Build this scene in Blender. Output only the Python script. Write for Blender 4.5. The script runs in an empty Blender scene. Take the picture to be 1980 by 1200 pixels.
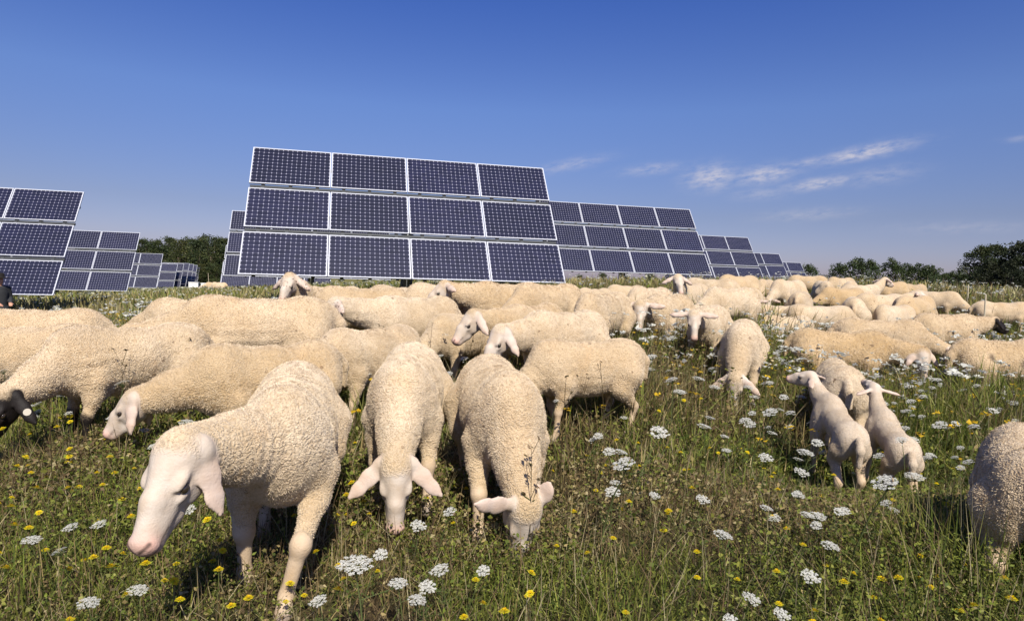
import bpy, math, random, time
import numpy as np
from mathutils import Matrix, Vector

T0 = time.time()
random.seed(7)
rng = np.random.default_rng(11)
sc = bpy.context.scene
C = sc.collection
R = math.radians

# ------------------------------------------------------------------ camera
F_PX, PITCH, ROLL, CAM_H = 1252.9, R(3.0), R(1.71), 1.12
W_PX, H_PX = 1980.0, 1200.0
CP, SP, CR, SR = math.cos(PITCH), math.sin(PITCH), math.cos(ROLL), math.sin(ROLL)
fwd = Vector((0, CP, -SP)); up0 = Vector((0, SP, CP)); right0 = Vector((1, 0, 0))
c_right = right0 * CR + up0 * SR
c_up = up0 * CR - right0 * SR
cam_d = bpy.data.cameras.new('camera'); cam = bpy.data.objects.new('camera', cam_d); C.objects.link(cam)
m3 = Matrix((c_right, c_up, -fwd)).transposed()
cam.matrix_world = Matrix.Translation((0, 0, CAM_H)) @ m3.to_4x4()
cam_d.sensor_width = 36; cam_d.lens = F_PX / W_PX * 36
cam_d.clip_start = 0.05; cam_d.clip_end = 3000
sc.camera = cam

def ray(px, py):
    a = (px - W_PX / 2) / F_PX; b = (H_PX / 2 - py) / F_PX
    d = fwd + c_right * a + c_up * b
    return d / d.y                      # one metre of depth along y

# ------------------------------------------------------------------ ground height
FAR = [(0,1.2,-1.12),(-1.2,1.8,-1.1),(1.5,1.8,-1.13),(4,2,-1.2),(-4,2,-1.08),(1.0,3.2,-1.13),(2.2,3.5,-1.16),(3.2,5,-1.17),(2,7.6,-.92),
(-8,7,-1.2),(-6,10,-1.15),(-3,17.6,-.8),(-18,20,-1.85),(-12,15,-1.95),(-6,12,-1.3),(-26,37,-2.1),(5.5,32,-.4),(10,20,-.16),(16,25,-.16),(14.6,48.7,-.5),(12,9,-1.0),(16,14,-.75),
(25,40,-.5),(-10,34,-1.05),(-40,65,-2.8),(-20,90,-2.3),(22,61,-1.05),(30,75,-1.4),(40,120,-2.2),(-60,120,-3.5),(80,80,-1.0),(30,20,-.6),(-40,15,-2.2)]
def flock_point(px, py, depth, scale, hback=.735):
    d = ray(px, py); return (d.x * depth, depth, d.z * depth - hback * scale)
FLOCK_PTS = [(790,672,3.25,1.0),(968,706,3.15,1.04),(505,664,3.7,0.95),(236,626,3.83,0.97),(45,594,5.0,1.05),(20,628,4.5,1.0),(487,570,4.65,1.1),(375,578,6.0,1.0),(709,634,4.71,1.0),(890,606,5.84,0.92),(1125,655,4.31,0.88),(639,556,6.82,1.0),(793,574,5.95,1.05),(693,550,6.2,0.92),(771,552,7.41,0.9),(852,546,7.02,0.94),(973,548,7.0,1.05),(1054,543,6.84,0.97),(1025,588,5.65,1.0),(1085,598,4.95,0.97),(1163,566,6.49,0.98),(1289,572,7.53,1.05),(1372,586,6.37,0.86),(1410,553,8.44,0.98),(1436,622,5.8,0.98),(1335,548,9.6,1.0),(1369,536,10.84,0.9),(1425,530,11.4,0.92),(1208,551,10.68,0.88),(1147,556,9.88,0.86),(1522,538,11.45,0.92),(1457,560,10.7,0.9),(1558,532,15.71,0.9),(1624,536,15.35,0.9),(1668,549,12.54,0.95),(1625,556,11.97,0.92),(1721,543,14.02,0.9),(1710,568,10.94,1.0),(1774,571,10.5,1.0),(1726,588,9.73,0.9),(1812,562,12.6,0.92),(1945,583,11.8,0.95),(1651,574,9.9,1.0),(1593,590,9.41,0.95),(1712,615,7.4,1.0),(1838,606,8.6,1.0),(1636,640,6.8,1.02),(1948,655,6.33,1.0),(1985,838,2.5,0.82),(1622,697,4.95,0.86),(1614,800,4.05,0.74,0.7),(1716,832,3.95,0.7,0.7),(1255,552,8.2,0.9),(1439,556,9.51,0.9),(1480,541,12.27,0.9),(1590,543,13.5,0.9),(1551,563,10.52,0.9),(1125,566,7.96,0.88),(1518,577,9.87,0.9),(1516,592,9.05,0.88),(1647,543,13.64,0.88),(1771,549,14.5,0.85)]
GC = np.array(FAR + [flock_point(*s) for s in FLOCK_PTS], float)
def _gt(x, y):
    y = np.maximum(y, -2.0)
    return x / (y + 4.0), np.log(y + 4.0)
_ga, _gb = _gt(GC[:, 0], GC[:, 1])
def _phi(r2): return 0.5 * r2 * np.log(r2 + 1e-12)
_n = len(GC)
_K = _phi((_ga[:, None] - _ga) ** 2 + (_gb[:, None] - _gb) ** 2) + np.eye(_n) * 0.0008
_P = np.stack([np.ones(_n), _ga, _gb], 1)
_A = np.zeros((_n + 3, _n + 3)); _A[:_n, :_n] = _K; _A[:_n, _n:] = _P; _A[_n:, :_n] = _P.T
_w = np.linalg.solve(_A, np.concatenate([GC[:, 2], np.zeros(3)]))
def gz(x, y):
    x = np.asarray(x, float); y = np.asarray(y, float)
    shp = np.broadcast(x, y).shape
    x = np.broadcast_to(x, shp).ravel(); y = np.broadcast_to(y, shp).ravel()
    d = np.hypot(x, y); s = np.minimum(1.0, 140.0 / np.maximum(d, 1e-6))
    out = np.empty(len(x))
    for i in range(0, len(x), 20000):
        a, b = _gt(x[i:i+20000] * s[i:i+20000], y[i:i+20000] * s[i:i+20000])
        a = np.clip(a, -1.6, 1.6)
        out[i:i+20000] = _phi((a[:, None] - _ga) ** 2 + (b[:, None] - _gb) ** 2) @ _w[:_n] + _w[_n] + _w[_n+1] * a + _w[_n+2] * b
    out = np.clip(out, -5, 0.6) + CAM_H
    return out.reshape(shp)
def g1(x, y): return float(gz(x, y))

def at_ground(px, py, h):
    """first point along the pixel's ray that lies h above the ground (else the closest approach)"""
    d = ray(px, py); ds = np.linspace(1.0, 80.0, 4000)
    x = d.x * ds; z = CAM_H + d.z * ds
    e = z - (gz(x, ds) + h)
    s = np.nonzero((e[:-1] > 0) & (e[1:] <= 0))[0]
    i = s[0] if len(s) else int(np.argmin(np.abs(e[:1200])))
    return float(x[i]), float(ds[i])

# ------------------------------------------------------------------ small helpers
def set_props(o, label=None, cat=None, group=None, kind=None):
    if label: o['label'] = label
    if cat: o['category'] = cat
    if group: o['group'] = group
    if kind: o['kind'] = kind
    return o

def np_mesh(name, verts, loops, sizes, smooth=False, mats=(), mat_idx=None, attrs=None, colors=None):
    me = bpy.data.meshes.new(name)
    verts = np.asarray(verts, np.float32); loops = np.asarray(loops, np.int32); sizes = np.asarray(sizes, np.int32)
    me.vertices.add(len(verts)); me.vertices.foreach_set('co', verts.ravel())
    me.loops.add(len(loops)); me.loops.foreach_set('vertex_index', loops)
    me.polygons.add(len(sizes))
    me.polygons.foreach_set('loop_start', np.concatenate([[0], np.cumsum(sizes)[:-1]]).astype(np.int32))
    if smooth: me.polygons.foreach_set('use_smooth', np.ones(len(sizes), bool))
    for m in mats: me.materials.append(m)
    if mat_idx is not None: me.polygons.foreach_set('material_index', np.asarray(mat_idx, np.int32))
    me.update(calc_edges=True)
    for k, a in (attrs or {}).items():
        at = me.attributes.new(k, 'FLOAT', 'POINT'); at.data.foreach_set('value', np.asarray(a, np.float32))
    if colors is not None:
        at = me.attributes.new('col', 'FLOAT_COLOR', 'POINT')
        c = np.ones((len(verts), 4), np.float32); c[:, :3] = colors
        at.data.foreach_set('color', c.ravel())
    return me

def link(name, me, parent=None, loc=None, rot=None):
    o = bpy.data.objects.new(name, me); C.objects.link(o)
    if parent is not None: o.parent = parent
    if loc is not None: o.location = loc
    if rot is not None: o.rotation_euler = rot
    return o

class MB:
    """collects polygons for one mesh"""
    def __init__(s): s.v = []; s.f = []; s.m = []
    def add(s, vs, fs, mi=0):
        b = len(s.v); s.v += [tuple(v) for v in vs]; s.f += [tuple(i + b for i in f) for f in fs]; s.m += [mi] * len(fs)
    def box(s, c, size, mat=None, mi=0):
        x, y, z = [k / 2 for k in size]
        vs = [Vector((a * x, b * y, d * z)) for a in (-1, 1) for b in (-1, 1) for d in (-1, 1)]
        if mat is not None: vs = [mat @ v for v in vs]
        vs = [v + Vector(c) for v in vs]
        s.add(vs, [(0, 1, 3, 2), (4, 6, 7, 5), (0, 4, 5, 1), (2, 3, 7, 6), (0, 2, 6, 4), (1, 5, 7, 3)], mi)
    def tube(s, pts, rad, n=6, mi=0, cap=True):
        pts = [Vector(p) for p in pts]
        if not hasattr(rad, '__len__'): rad = [rad] * len(pts)
        rings = []; ref = Vector((0.3, 0.9, 0.2))
        for i, p in enumerate(pts):
            t = (pts[min(i + 1, len(pts) - 1)] - pts[max(i - 1, 0)]).normalized()
            a = t.cross(ref)
            if a.length < 1e-3: a = t.cross(Vector((1, 0, 0)))
            a.normalize(); b = t.cross(a)
            rings.append([p + (a * math.cos(k * 2 * math.pi / n) + b * math.sin(k * 2 * math.pi / n)) * rad[i] for k in range(n)])
        vs = [v for r in rings for v in r]; fs = []
        for i in range(len(pts) - 1):
            for k in range(n):
                fs.append((i * n + k, i * n + (k + 1) % n, (i + 1) * n + (k + 1) % n, (i + 1) * n + k))
        if cap: fs.append(tuple(range(n - 1, -1, -1))); fs.append(tuple((len(pts) - 1) * n + k for k in range(n)))
        s.add(vs, fs, mi)
    def build(s, name, mats, parent=None, smooth=False):
        me = bpy.data.meshes.new(name); me.from_pydata(s.v, [], s.f)
        for m in (mats if isinstance(mats, (list, tuple)) else [mats]): me.materials.append(m)
        me.polygons.foreach_set('material_index', s.m)
        if smooth: me.polygons.foreach_set('use_smooth', [True] * len(s.f))
        me.update()
        return link(name, me, parent)
    def mesh(s, name, mats, smooth=False):
        me = bpy.data.meshes.new(name); me.from_pydata(s.v, [], s.f)
        for m in (mats if isinstance(mats, (list, tuple)) else [mats]): me.materials.append(m)
        me.polygons.foreach_set('material_index', s.m)
        if smooth: me.polygons.foreach_set('use_smooth', [True] * len(s.f))
        me.update(); return me

# ------------------------------------------------------------------ materials
class NT:
    def __init__(s, name):
        s.mat = bpy.data.materials.new(name); s.mat.use_nodes = True
        s.t = s.mat.node_tree; s.t.nodes.clear(); s.out = s.n('ShaderNodeOutputMaterial')
    def n(s, typ, **kw):
        nd = s.t.nodes.new(typ)
        for k, v in kw.items(): setattr(nd, k, v)
        return nd
    def l(s, a, b): s.t.links.new(a, b)
    def val(s, nd, key, v):
        if hasattr(v, 'is_linked') or isinstance(v, bpy.types.NodeSocket): s.l(v, nd.inputs[key])
        else: nd.inputs[key].default_value = v
    def math(s, op, a, b=0.0, c=0.0, clamp=False):
        nd = s.n('ShaderNodeMath', operation=op, use_clamp=clamp)
        s.val(nd, 0, a); s.val(nd, 1, b); s.val(nd, 2, c); return nd.outputs[0]
    def mix(s, f, a, b, mode='MIX'):
        nd = s.n('ShaderNodeMix', data_type='RGBA', blend_type=mode)
        for k, v in ((0, f), (6, a), (7, b)):
            if isinstance(v, (tuple, list)): v = (*v, 1.0) if len(v) == 3 else v
            s.val(nd, k, v)
        return nd.outputs[2]
    def noise(s, vec, scale, detail=3, rough=.55):
        nd = s.n('ShaderNodeTexNoise'); nd.inputs['Scale'].default_value = scale; nd.inputs['Detail'].default_value = detail
        nd.inputs['Roughness'].default_value = rough
        if vec is not None: s.l(vec, nd.inputs['Vector'])
        return nd.outputs['Fac']
    def ramp(s, f, stops):
        nd = s.n('ShaderNodeValToRGB'); e = nd.color_ramp.elements
        while len(e) < len(stops): e.new(0.5)
        for i, (p, c) in enumerate(stops):
            e[i].position = p; e[i].color = (*c, 1) if len(c) == 3 else c
        s.l(f, nd.inputs[0]); return nd.outputs[0]
    def maprange(s, f, a, b, c=0.0, d=1.0):
        nd = s.n('ShaderNodeMapRange'); s.l(f, nd.inputs[0])
        for i, v in enumerate((a, b, c, d)): nd.inputs[i + 1].default_value = v
        return nd.outputs[0]
    def attr(s, name, out='Fac'):
        return s.n('ShaderNodeAttribute', attribute_name=name).outputs[out]
    def bsdf(s, color, rough=.8, spec=.3, metal=0.0, normal=None, **kw):
        b = s.n('ShaderNodeBsdfPrincipled')
        if isinstance(color, (tuple, list)): color = (*color, 1.0)
        s.val(b, 'Base Color', color); s.val(b, 'Roughness', rough); s.val(b, 'Specular IOR Level', spec); s.val(b, 'Metallic', metal)
        if normal is not None: s.l(normal, b.inputs['Normal'])
        for k, v in kw.items(): s.val(b, k, v)
        s.l(b.outputs[0], s.out.inputs[0]); return b
    def bump(s, h, strength=.5, dist=.01, normal=None):
        nd = s.n('ShaderNodeBump'); nd.inputs['Strength'].default_value = strength; nd.inputs['Distance'].default_value = dist
        s.l(h, nd.inputs['Height'])
        if normal is not None: s.l(normal, nd.inputs['Normal'])
        return nd.outputs[0]

def plain(name, col, rough=.6, spec=.4, metal=0.0, var=.12, scale=8):
    t = NT(name); tc = t.n('ShaderNodeTexCoord').outputs['Object']
    f = t.noise(tc, scale, 4)
    lo = tuple(c * (1 - var) for c in col); hi = tuple(min(1, c * (1 + var)) for c in col)
    t.bsdf(t.mix(f, lo, hi), rough, spec, metal); return t.mat

def sheep_material(name, fibre=False):
    t = NT(name)
    tc = t.n('ShaderNodeTexCoord').outputs['Object']
    oi = t.n('ShaderNodeObjectInfo')
    sep = t.n('ShaderNodeSeparateColor'); t.l(oi.outputs['Color'], sep.inputs[0])
    tan, face = sep.outputs[0], sep.outputs[1]           # fleece tone, darkness of the face
    # each animal its own offset of the patterns
    off = t.n('ShaderNodeVectorMath', operation='ADD'); t.l(tc, off.inputs[0])
    cmb = t.n('ShaderNodeCombineXYZ'); r10 = t.math('MULTIPLY', oi.outputs['Random'], 37.0)
    for i in range(3): t.l(r10, cmb.inputs[i])
    t.l(cmb.outputs[0], off.inputs[1]); v = off.outputs[0]
    big = t.noise(v, 3.2, 3); mid = t.noise(v, 14, 4); fine = t.noise(v, 90, 3, .7)
    cream = t.mix(t.maprange(big, .35, .68), (.68, .565, .41), (.58, .45, .295))
    tanc = t.mix(t.maprange(big, .35, .65), (.54, .39, .215), (.42, .28, .13))
    wool = t.mix(tan, cream, tanc)
    blotch = t.maprange(t.noise(v, 5.5, 2), .62, .74)
    wool = t.mix(t.math('MULTIPLY', blotch, .35), wool, (.58, .37, .18))
    wool = t.mix(t.math('MULTIPLY', t.maprange(mid, .5, .75), .35), wool, (.40, .30, .19))
    soil = t.math('MULTIPLY', t.maprange(t.noise(v, 2.6, 4, .65), .50, .66), t.math('MULTIPLY', oi.outputs['Random'], .55))
    wool = t.mix(soil, wool, (.37, .31, .235))
    # burrs and specks of dirt
    vo = t.n('ShaderNodeTexVoronoi'); vo.inputs['Scale'].default_value = 13; t.l(v, vo.inputs['Vector'])
    speck = t.math('LESS_THAN', vo.outputs['Distance'], t.math('MULTIPLY', t.maprange(t.noise(v, 4, 1), .46, .68), .19))
    wool = t.mix(t.math('MULTIPLY', speck, .75), wool, (.13, .075, .04))
    # the curly short fleece: cells plus folds
    v2 = t.n('ShaderNodeTexVoronoi', feature='SMOOTH_F1'); v2.inputs['Scale'].default_value = 105; v2.inputs['Smoothness'].default_value = .5
    wv = t.n('ShaderNodeVectorMath', operation='MULTIPLY_ADD'); t.l(v, wv.inputs[0]); wv.inputs[1].default_value = (1, 1, 1.25)
    nz = t.n('ShaderNodeTexNoise'); nz.inputs['Scale'].default_value = 22; t.l(v, nz.inputs['Vector'])
    sc_ = t.n('ShaderNodeVectorMath', operation='SCALE'); t.l(nz.outputs['Color'], sc_.inputs[0]); sc_.inputs['Scale'].default_value = .05
    t.l(sc_.outputs[0], wv.inputs[2]); t.l(wv.outputs[0], v2.inputs['Vector'])
    cell = v2.outputs['Distance']
    pit = t.maprange(cell, .35, .75)
    wool = t.mix(t.math('MULTIPLY', pit, .50), wool, (.25, .165, .085))
    wool = t.mix(t.math('MULTIPLY', t.attr('dirt_shade'), .5), wool, tanc)  # tan lower flanks: real dirt, deepened to hold their shade in the colour
    dirt_shade = t.attr('dirt_shade')
    wool = t.mix(t.math('MULTIPLY', dirt_shade, t.maprange(mid, .3, .6, .35, .9)), wool, (.36, .265, .15))
    # skin of face, ears and shanks
    white = t.mix(t.maprange(mid, .3, .7), (.53, .465, .39), (.45, .355, .26))
    black = t.mix(mid, (.007, .0055, .005), (.016, .012, .010))
    skin = t.mix(face, white, black)
    pink = t.math('MULTIPLY', t.attr('pink'), t.math('SUBTRACT', 1.0, face))
    skin = t.mix(pink, skin, (.56, .28, .22))
    skin = t.mix(t.math('MULTIPLY', t.math('MULTIPLY', t.attr('leg'), t.math('SUBTRACT', 1.0, face, clamp=True)), .9), skin, t.mix(t.maprange(mid, .3, .7), (.52, .40, .27), (.42, .30, .18)))
    sp = t.maprange(t.noise(v, 55, 2), .60, .66)
    skin = t.mix(t.math('MULTIPLY', sp, sep.outputs[2]), skin, (.10, .065, .045))
    sk = t.attr('skin')
    edge = t.math('ADD', sk, t.math('MULTIPLY', t.math('SUBTRACT', fine, .5), .35))
    skm = t.maprange(edge, .35, .65)
    col = t.mix(skm, wool, skin)
    col = t.mix(t.attr('dark'), col, (.045, .030, .024))
    h_w = t.math('ADD', t.math('MULTIPLY', cell, -1.0), t.math('MULTIPLY', fine, .6))
    h_w = t.math('ADD', h_w, t.math('MULTIPLY', t.math('MULTIPLY', fine, skm), 3.0))
    h = t.math('MULTIPLY', h_w, t.math('SUBTRACT', 1.0, t.math('MULTIPLY', skm, .93)))
    nrm = t.bump(h, .65, .010)
    if fibre:
        b = t.bsdf(t.mix(.30, wool, (.86, .75, .57)), 1.0, .05); return t.mat
    b = t.bsdf(col, t.maprange(skm, 0, 1, .95, .62), .18, 0.0, nrm)
    t.l(t.math('MULTIPLY', t.math('SUBTRACT', 1.0, skm), .25), b.inputs['Sheen Weight']); b.inputs['Sheen Roughness'].default_value = .5
    b.inputs['Sheen Tint'].default_value = (1, .93, .8, 1)
    return t.mat

M = {}
M['sheep'] = sheep_material('fleece_and_skin')
M['fibre'] = sheep_material('fleece_fibres', True)
M['eye'] = plain('sheep_eye', (.03, .022, .014), .08, .6)
M['frame'] = plain('panel_frame_aluminium', (.47, .49, .53), .45, .5, 0.0, .05, 4)
M['steel'] = plain('galvanised_steel_dark', (.045, .05, .055), .5, .5, .4, .2, 5)
M['galv'] = plain('galvanised_steel', (.33, .35, .36), .45, .5, .5, .15, 5)
M['plastic'] = plain('white_plastic', (.75, .75, .72), .5, .4)
M['tag'] = plain('ear_tag_plastic', (.40, .36, .29), .6, .2)
M['grey'] = plain('grey_housing', (.30, .31, .31), .5, .4)
M['wood'] = plain('pale_wood_stake', (.48, .42, .30), .8, .2)

def cell_material():
    t = NT('solar_cells'); tc = t.n('ShaderNodeTexCoord').outputs['Object']
    sx = t.n('ShaderNodeSeparateXYZ'); t.l(tc, sx.inputs[0])
    def cell(s, n, size):
        u = t.math('MULTIPLY_ADD', s, n / size, n / 2.0)
        f = t.math('SUBTRACT', t.math('FRACT', u), .5)
        return u, t.math('ABSOLUTE', f)
    u, fx = cell(sx.outputs[0], 16, 1.964); v, fy = cell(sx.outputs[1], 10, 1.226)
    line = t.math('MAXIMUM', t.math('GREATER_THAN', fx, .482), t.math('GREATER_THAN', fy, .482))
    dia = t.math('GREATER_THAN', t.math('ADD', fx, fy), .855)
    cid = t.n('ShaderNodeCombineXYZ'); t.l(t.math('FLOOR', u), cid.inputs[0]); t.l(t.math('FLOOR', v), cid.inputs[1])
    oi = t.n('ShaderNodeObjectInfo'); t.l(t.math('MULTIPLY', oi.outputs['Random'], 91.0), cid.inputs[2])
    wn = t.n('ShaderNodeTexWhiteNoise'); t.l(cid.outputs[0], wn.inputs[0])
    base = t.mix(wn.outputs['Value'], (.0055, .0055, .013), (.0125, .012, .030))
    base = t.mix(t.math('MULTIPLY', t.noise(tc, 1.3, 2), .5), base, (.009, .011, .045))
    base = t.mix(t.math('MULTIPLY', oi.outputs['Random'], .5), base, (.004, .0045, .008))
    # fine collector fingers brighten each cell a little
    col = t.mix(t.math('MULTIPLY', line, .85), base, (.15, .15, .20))
    col = t.mix(dia, col, (.33, .33, .41))
    b = t.bsdf(col, .28, .45)
    b.inputs['Coat Weight'].default_value = .5; b.inputs['Coat Roughness'].default_value = .06
    return t.mat
M['cells'] = cell_material()

def foliage_material(name, trans=.35, rough=.7, spec=.2):
    t = NT(name); col = t.attr('col', 'Color')
    b = t.n('ShaderNodeBsdfPrincipled'); t.l(col, b.inputs['Base Color']); b.inputs['Roughness'].default_value = rough
    b.inputs['Specular IOR Level'].default_value = spec
    tr = t.n('ShaderNodeBsdfTranslucent'); t.l(col, tr.inputs[0])
    mx = t.n('ShaderNodeMixShader'); mx.inputs[0].default_value = trans
    t.l(b.outputs[0], mx.inputs[1]); t.l(tr.outputs[0], mx.inputs[2]); t.l(mx.outputs[0], t.out.inputs[0])
    return t.mat
M['leaf'] = foliage_material('grass_blades', .3)
M['petal'] = foliage_material('petals', .45, .6, .2)
M['tree_leaf'] = foliage_material('tree_leaves', .2, .6, .25)
M['bark'] = plain('bark', (.09, .07, .05), .9, .1, 0, .3, 6)

def ground_material():
    t = NT('meadow_soil'); tc = t.n('ShaderNodeTexCoord').outputs['Object']
    a = t.noise(tc, .55, 4); b = t.noise(tc, 6, 5, .65); c = t.noise(tc, 45, 4, .7)
    soil = t.mix(b, (.040, .030, .016), (.085, .062, .032))
    green = t.mix(c, (.030, .040, .010), (.085, .090, .024))
    col = t.mix(t.maprange(t.math('ADD', t.math('MULTIPLY', a, .6), t.math('MULTIPLY', b, .4)), .42, .58), soil, green)
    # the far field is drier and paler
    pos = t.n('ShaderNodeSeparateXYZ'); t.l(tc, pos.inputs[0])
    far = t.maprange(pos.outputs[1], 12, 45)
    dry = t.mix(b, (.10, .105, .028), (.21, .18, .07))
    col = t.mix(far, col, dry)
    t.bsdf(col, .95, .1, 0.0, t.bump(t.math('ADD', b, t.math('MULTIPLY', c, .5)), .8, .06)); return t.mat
M['ground'] = ground_material()

# ------------------------------------------------------------------ the ground sheet
def build_ground():
    ys = np.unique(np.concatenate([np.linspace(-30, 0, 16), np.linspace(0, 16, 90), np.geomspace(16, 1600, 90)]))
    ts = np.linspace(-1, 1, 161)
    YY, TT = np.meshgrid(ys, ts, indexing='ij')
    XX = TT * (30 + 1.6 * np.maximum(YY, 0)) * (.35 + .65 * np.abs(TT))
    ZZ = gz(XX, YY)
    near = np.clip(1 - np.hypot(XX, YY) / 18, 0, 1)
    ZZ = ZZ + near * .02 * (np.sin(XX * 3.1 + 1.3 * np.sin(YY * 2.2)) + np.sin(YY * 4.3 + XX))
    n1, n2 = YY.shape
    V = np.stack([XX, YY, ZZ], -1).reshape(-1, 3)
    i = np.arange(n1 * n2).reshape(n1, n2)
    q = np.stack([i[:-1, :-1], i[:-1, 1:], i[1:, 1:], i[1:, :-1]], -1).reshape(-1, 4)
    me = np_mesh('ground', V, q.ravel(), np.full(len(q), 4), True, [M['ground']])
    set_props(link('ground', me), kind='structure')
build_ground()

# ------------------------------------------------------------------ implicit surfaces (animals, the shepherd)
def nrm(v): v = np.asarray(v, float); return v / np.linalg.norm(v)

class Blob:
    """a smooth union of ellipsoids and round cones, turned into one continuous skin"""
    def __init__(s): s.p = []
    def ell(s, c, r, axes=None, k=.05, **tag):
        s.p.append(('e', np.array(c, float), np.array(r, float), np.eye(3) if axes is None else np.array(axes, float), k, tag))
    def cone(s, a, b, ra, rb, k=.04, flat=None, **tag):
        """flat = (direction, factor): the section is squeezed along that direction"""
        s.p.append(('c', np.array(a, float), np.array(b, float), ra, rb, flat, k, tag))
    def chain(s, pts, rad, k=.03, **tag):
        for i in range(len(pts) - 1): s.cone(pts[i], pts[i + 1], rad[i], rad[i + 1], k, **tag)
    @staticmethod
    def d(p, X):
        if p[0] == 'e':
            q = (X - p[1]) @ p[3].T
            k0 = np.sqrt(((q / p[2]) ** 2).sum(-1)); k1 = np.sqrt(((q / p[2] ** 2) ** 2).sum(-1))
            return k0 * (k0 - 1) / np.maximum(k1, 1e-9)
        a, b, ra, rb, flat = p[1:6]
        ba = b - a; L2 = ba @ ba
        pa = X - a
        t = np.clip(pa @ ba / L2, 0, 1)
        q = pa - t[..., None] * ba
        sq = 1.0
        if flat is not None:
            dirn, fac = flat; comp = q @ dirn
            q = q + (comp * (1 / fac - 1))[..., None] * dirn; sq = max(.6, fac)
        return (np.sqrt((q ** 2).sum(-1)) - (ra + (rb - ra) * t)) * sq
    @staticmethod
    def box(p):
        if p[0] == 'e':
            e = np.sqrt(((p[3] * p[2][:, None]) ** 2).sum(0)); return p[1] - e, p[1] + e
        r = max(p[3], p[4])
        return np.minimum(p[1], p[2]) - r, np.maximum(p[1], p[2]) + r
    def surface(s, h):
        lo = np.min([s.box(p)[0] for p in s.p], 0) - .05; hi = np.max([s.box(p)[1] for p in s.p], 0) + .05
        n = np.ceil((hi - lo) / h).astype(int) + 1
        ax = [(lo[i] + h * np.arange(n[i])).astype(np.float32) for i in range(3)]
        D = np.full(n, .2, np.float32)
        for p in s.p:
            k = p[-2]; a, b = s.box(p); m = k + 2.5 * h
            i0 = np.maximum(0, np.floor((a - m - lo) / h).astype(int)); i1 = np.minimum(n, np.ceil((b + m - lo) / h).astype(int) + 1)
            sl = tuple(slice(i0[i], i1[i]) for i in range(3))
            X = np.stack(np.meshgrid(*[ax[i][sl[i]] for i in range(3)], indexing='ij'), -1)
            d = s.d(p, X).astype(np.float32); D0 = D[sl]
            if p[-1].get('neg'):
                hh = np.clip(.5 - .5 * (D0 + d) / k, 0, 1)
                D[sl] = D0 + (-d - D0) * hh + k * hh * (1 - hh); continue
            hh = np.clip(.5 + .5 * (D0 - d) / k, 0, 1)
            D[sl] = D0 + (d - D0) * hh - k * hh * (1 - hh)
        # surface nets
        S = D < 0
        cnt = np.zeros(n - 1, np.uint8)
        cs = [(i, j, k) for i in (0, 1) for j in (0, 1) for k in (0, 1)]
        sub = lambda A, o: A[o[0]:n[0]-1+o[0], o[1]:n[1]-1+o[1], o[2]:n[2]-1+o[2]]
        for o in cs: cnt += sub(S, o)
        act = np.argwhere((cnt > 0) & (cnt < 8))
        val = np.stack([D[act[:, 0]+o[0], act[:, 1]+o[1], act[:, 2]+o[2]] for o in cs], 1)
        P = np.zeros((len(act), 3)); c = np.zeros(len(act))
        for a in range(8):
            for b in range(a + 1, 8):
                oa, ob = np.array(cs[a]), np.array(cs[b])
                if np.abs(oa - ob).sum() != 1: continue
                va, vb = val[:, a], val[:, b]; mk = (va < 0) != (vb < 0)
                t = np.where(mk, va / np.where(mk, va - vb, 1), 0)
                P += mk[:, None] * (oa + t[:, None] * (ob - oa)); c += mk
        V = lo + h * (act + P / c[:, None])
        idx = np.full(n - 1, -1, np.int32); idx[act[:, 0], act[:, 1], act[:, 2]] = np.arange(len(act))
        Q = []
        for axis in range(3):
            o1, o2 = [(1, 2), (2, 0), (0, 1)][axis]
            sA = [slice(1, n[i] - 1) for i in range(3)]; sA[axis] = slice(0, n[axis] - 1)
            sB = list(sA); sB[axis] = slice(1, n[axis])
            A, B = S[tuple(sA)], S[tuple(sB)]
            for flip, mk in ((False, A & ~B), (True, B & ~A)):
                e = np.argwhere(mk)
                if not len(e): continue
                e[:, o1] += 1; e[:, o2] += 1
                def cell(d1, d2):
                    q = e.copy(); q[:, o1] -= d1; q[:, o2] -= d2; return idx[q[:, 0], q[:, 1], q[:, 2]]
                f = np.stack([cell(1, 1), cell(0, 1), cell(0, 0), cell(1, 0)], 1)
                Q.append(f[:, ::-1] if flip else f)
        Q = np.concatenate(Q)
        # gentle relaxation removes the grid's steps
        for lam in (.5, -.42, .5, -.42):
            acc = np.zeros_like(V); nn = np.zeros(len(V))
            for a, b in ((0, 1), (1, 2), (2, 3), (3, 0)):
                np.add.at(acc, Q[:, a], V[Q[:, b]]); np.add.at(nn, Q[:, a], 1)
                np.add.at(acc, Q[:, b], V[Q[:, a]]); np.add.at(nn, Q[:, b], 1)
            V = V * (1 - lam) + acc / np.maximum(nn, 1)[:, None] * lam
        return V, Q
    def weights(s, V, tau=.010):
        W = np.stack([np.exp(-np.clip(s.d(p, V), -.05, .4) / tau) * (0 if p[-1].get('neg') else 1) for p in s.p], 1)
        return W / W.sum(1, keepdims=True)

def vnormals(V, Q):
    n = np.cross(V[Q[:, 2]] - V[Q[:, 0]], V[Q[:, 3]] - V[Q[:, 1]]); N = np.zeros_like(V)
    for i in range(4): np.add.at(N, Q[:, i], n)
    return N / np.maximum(np.linalg.norm(N, axis=1, keepdims=True), 1e-12)

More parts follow.
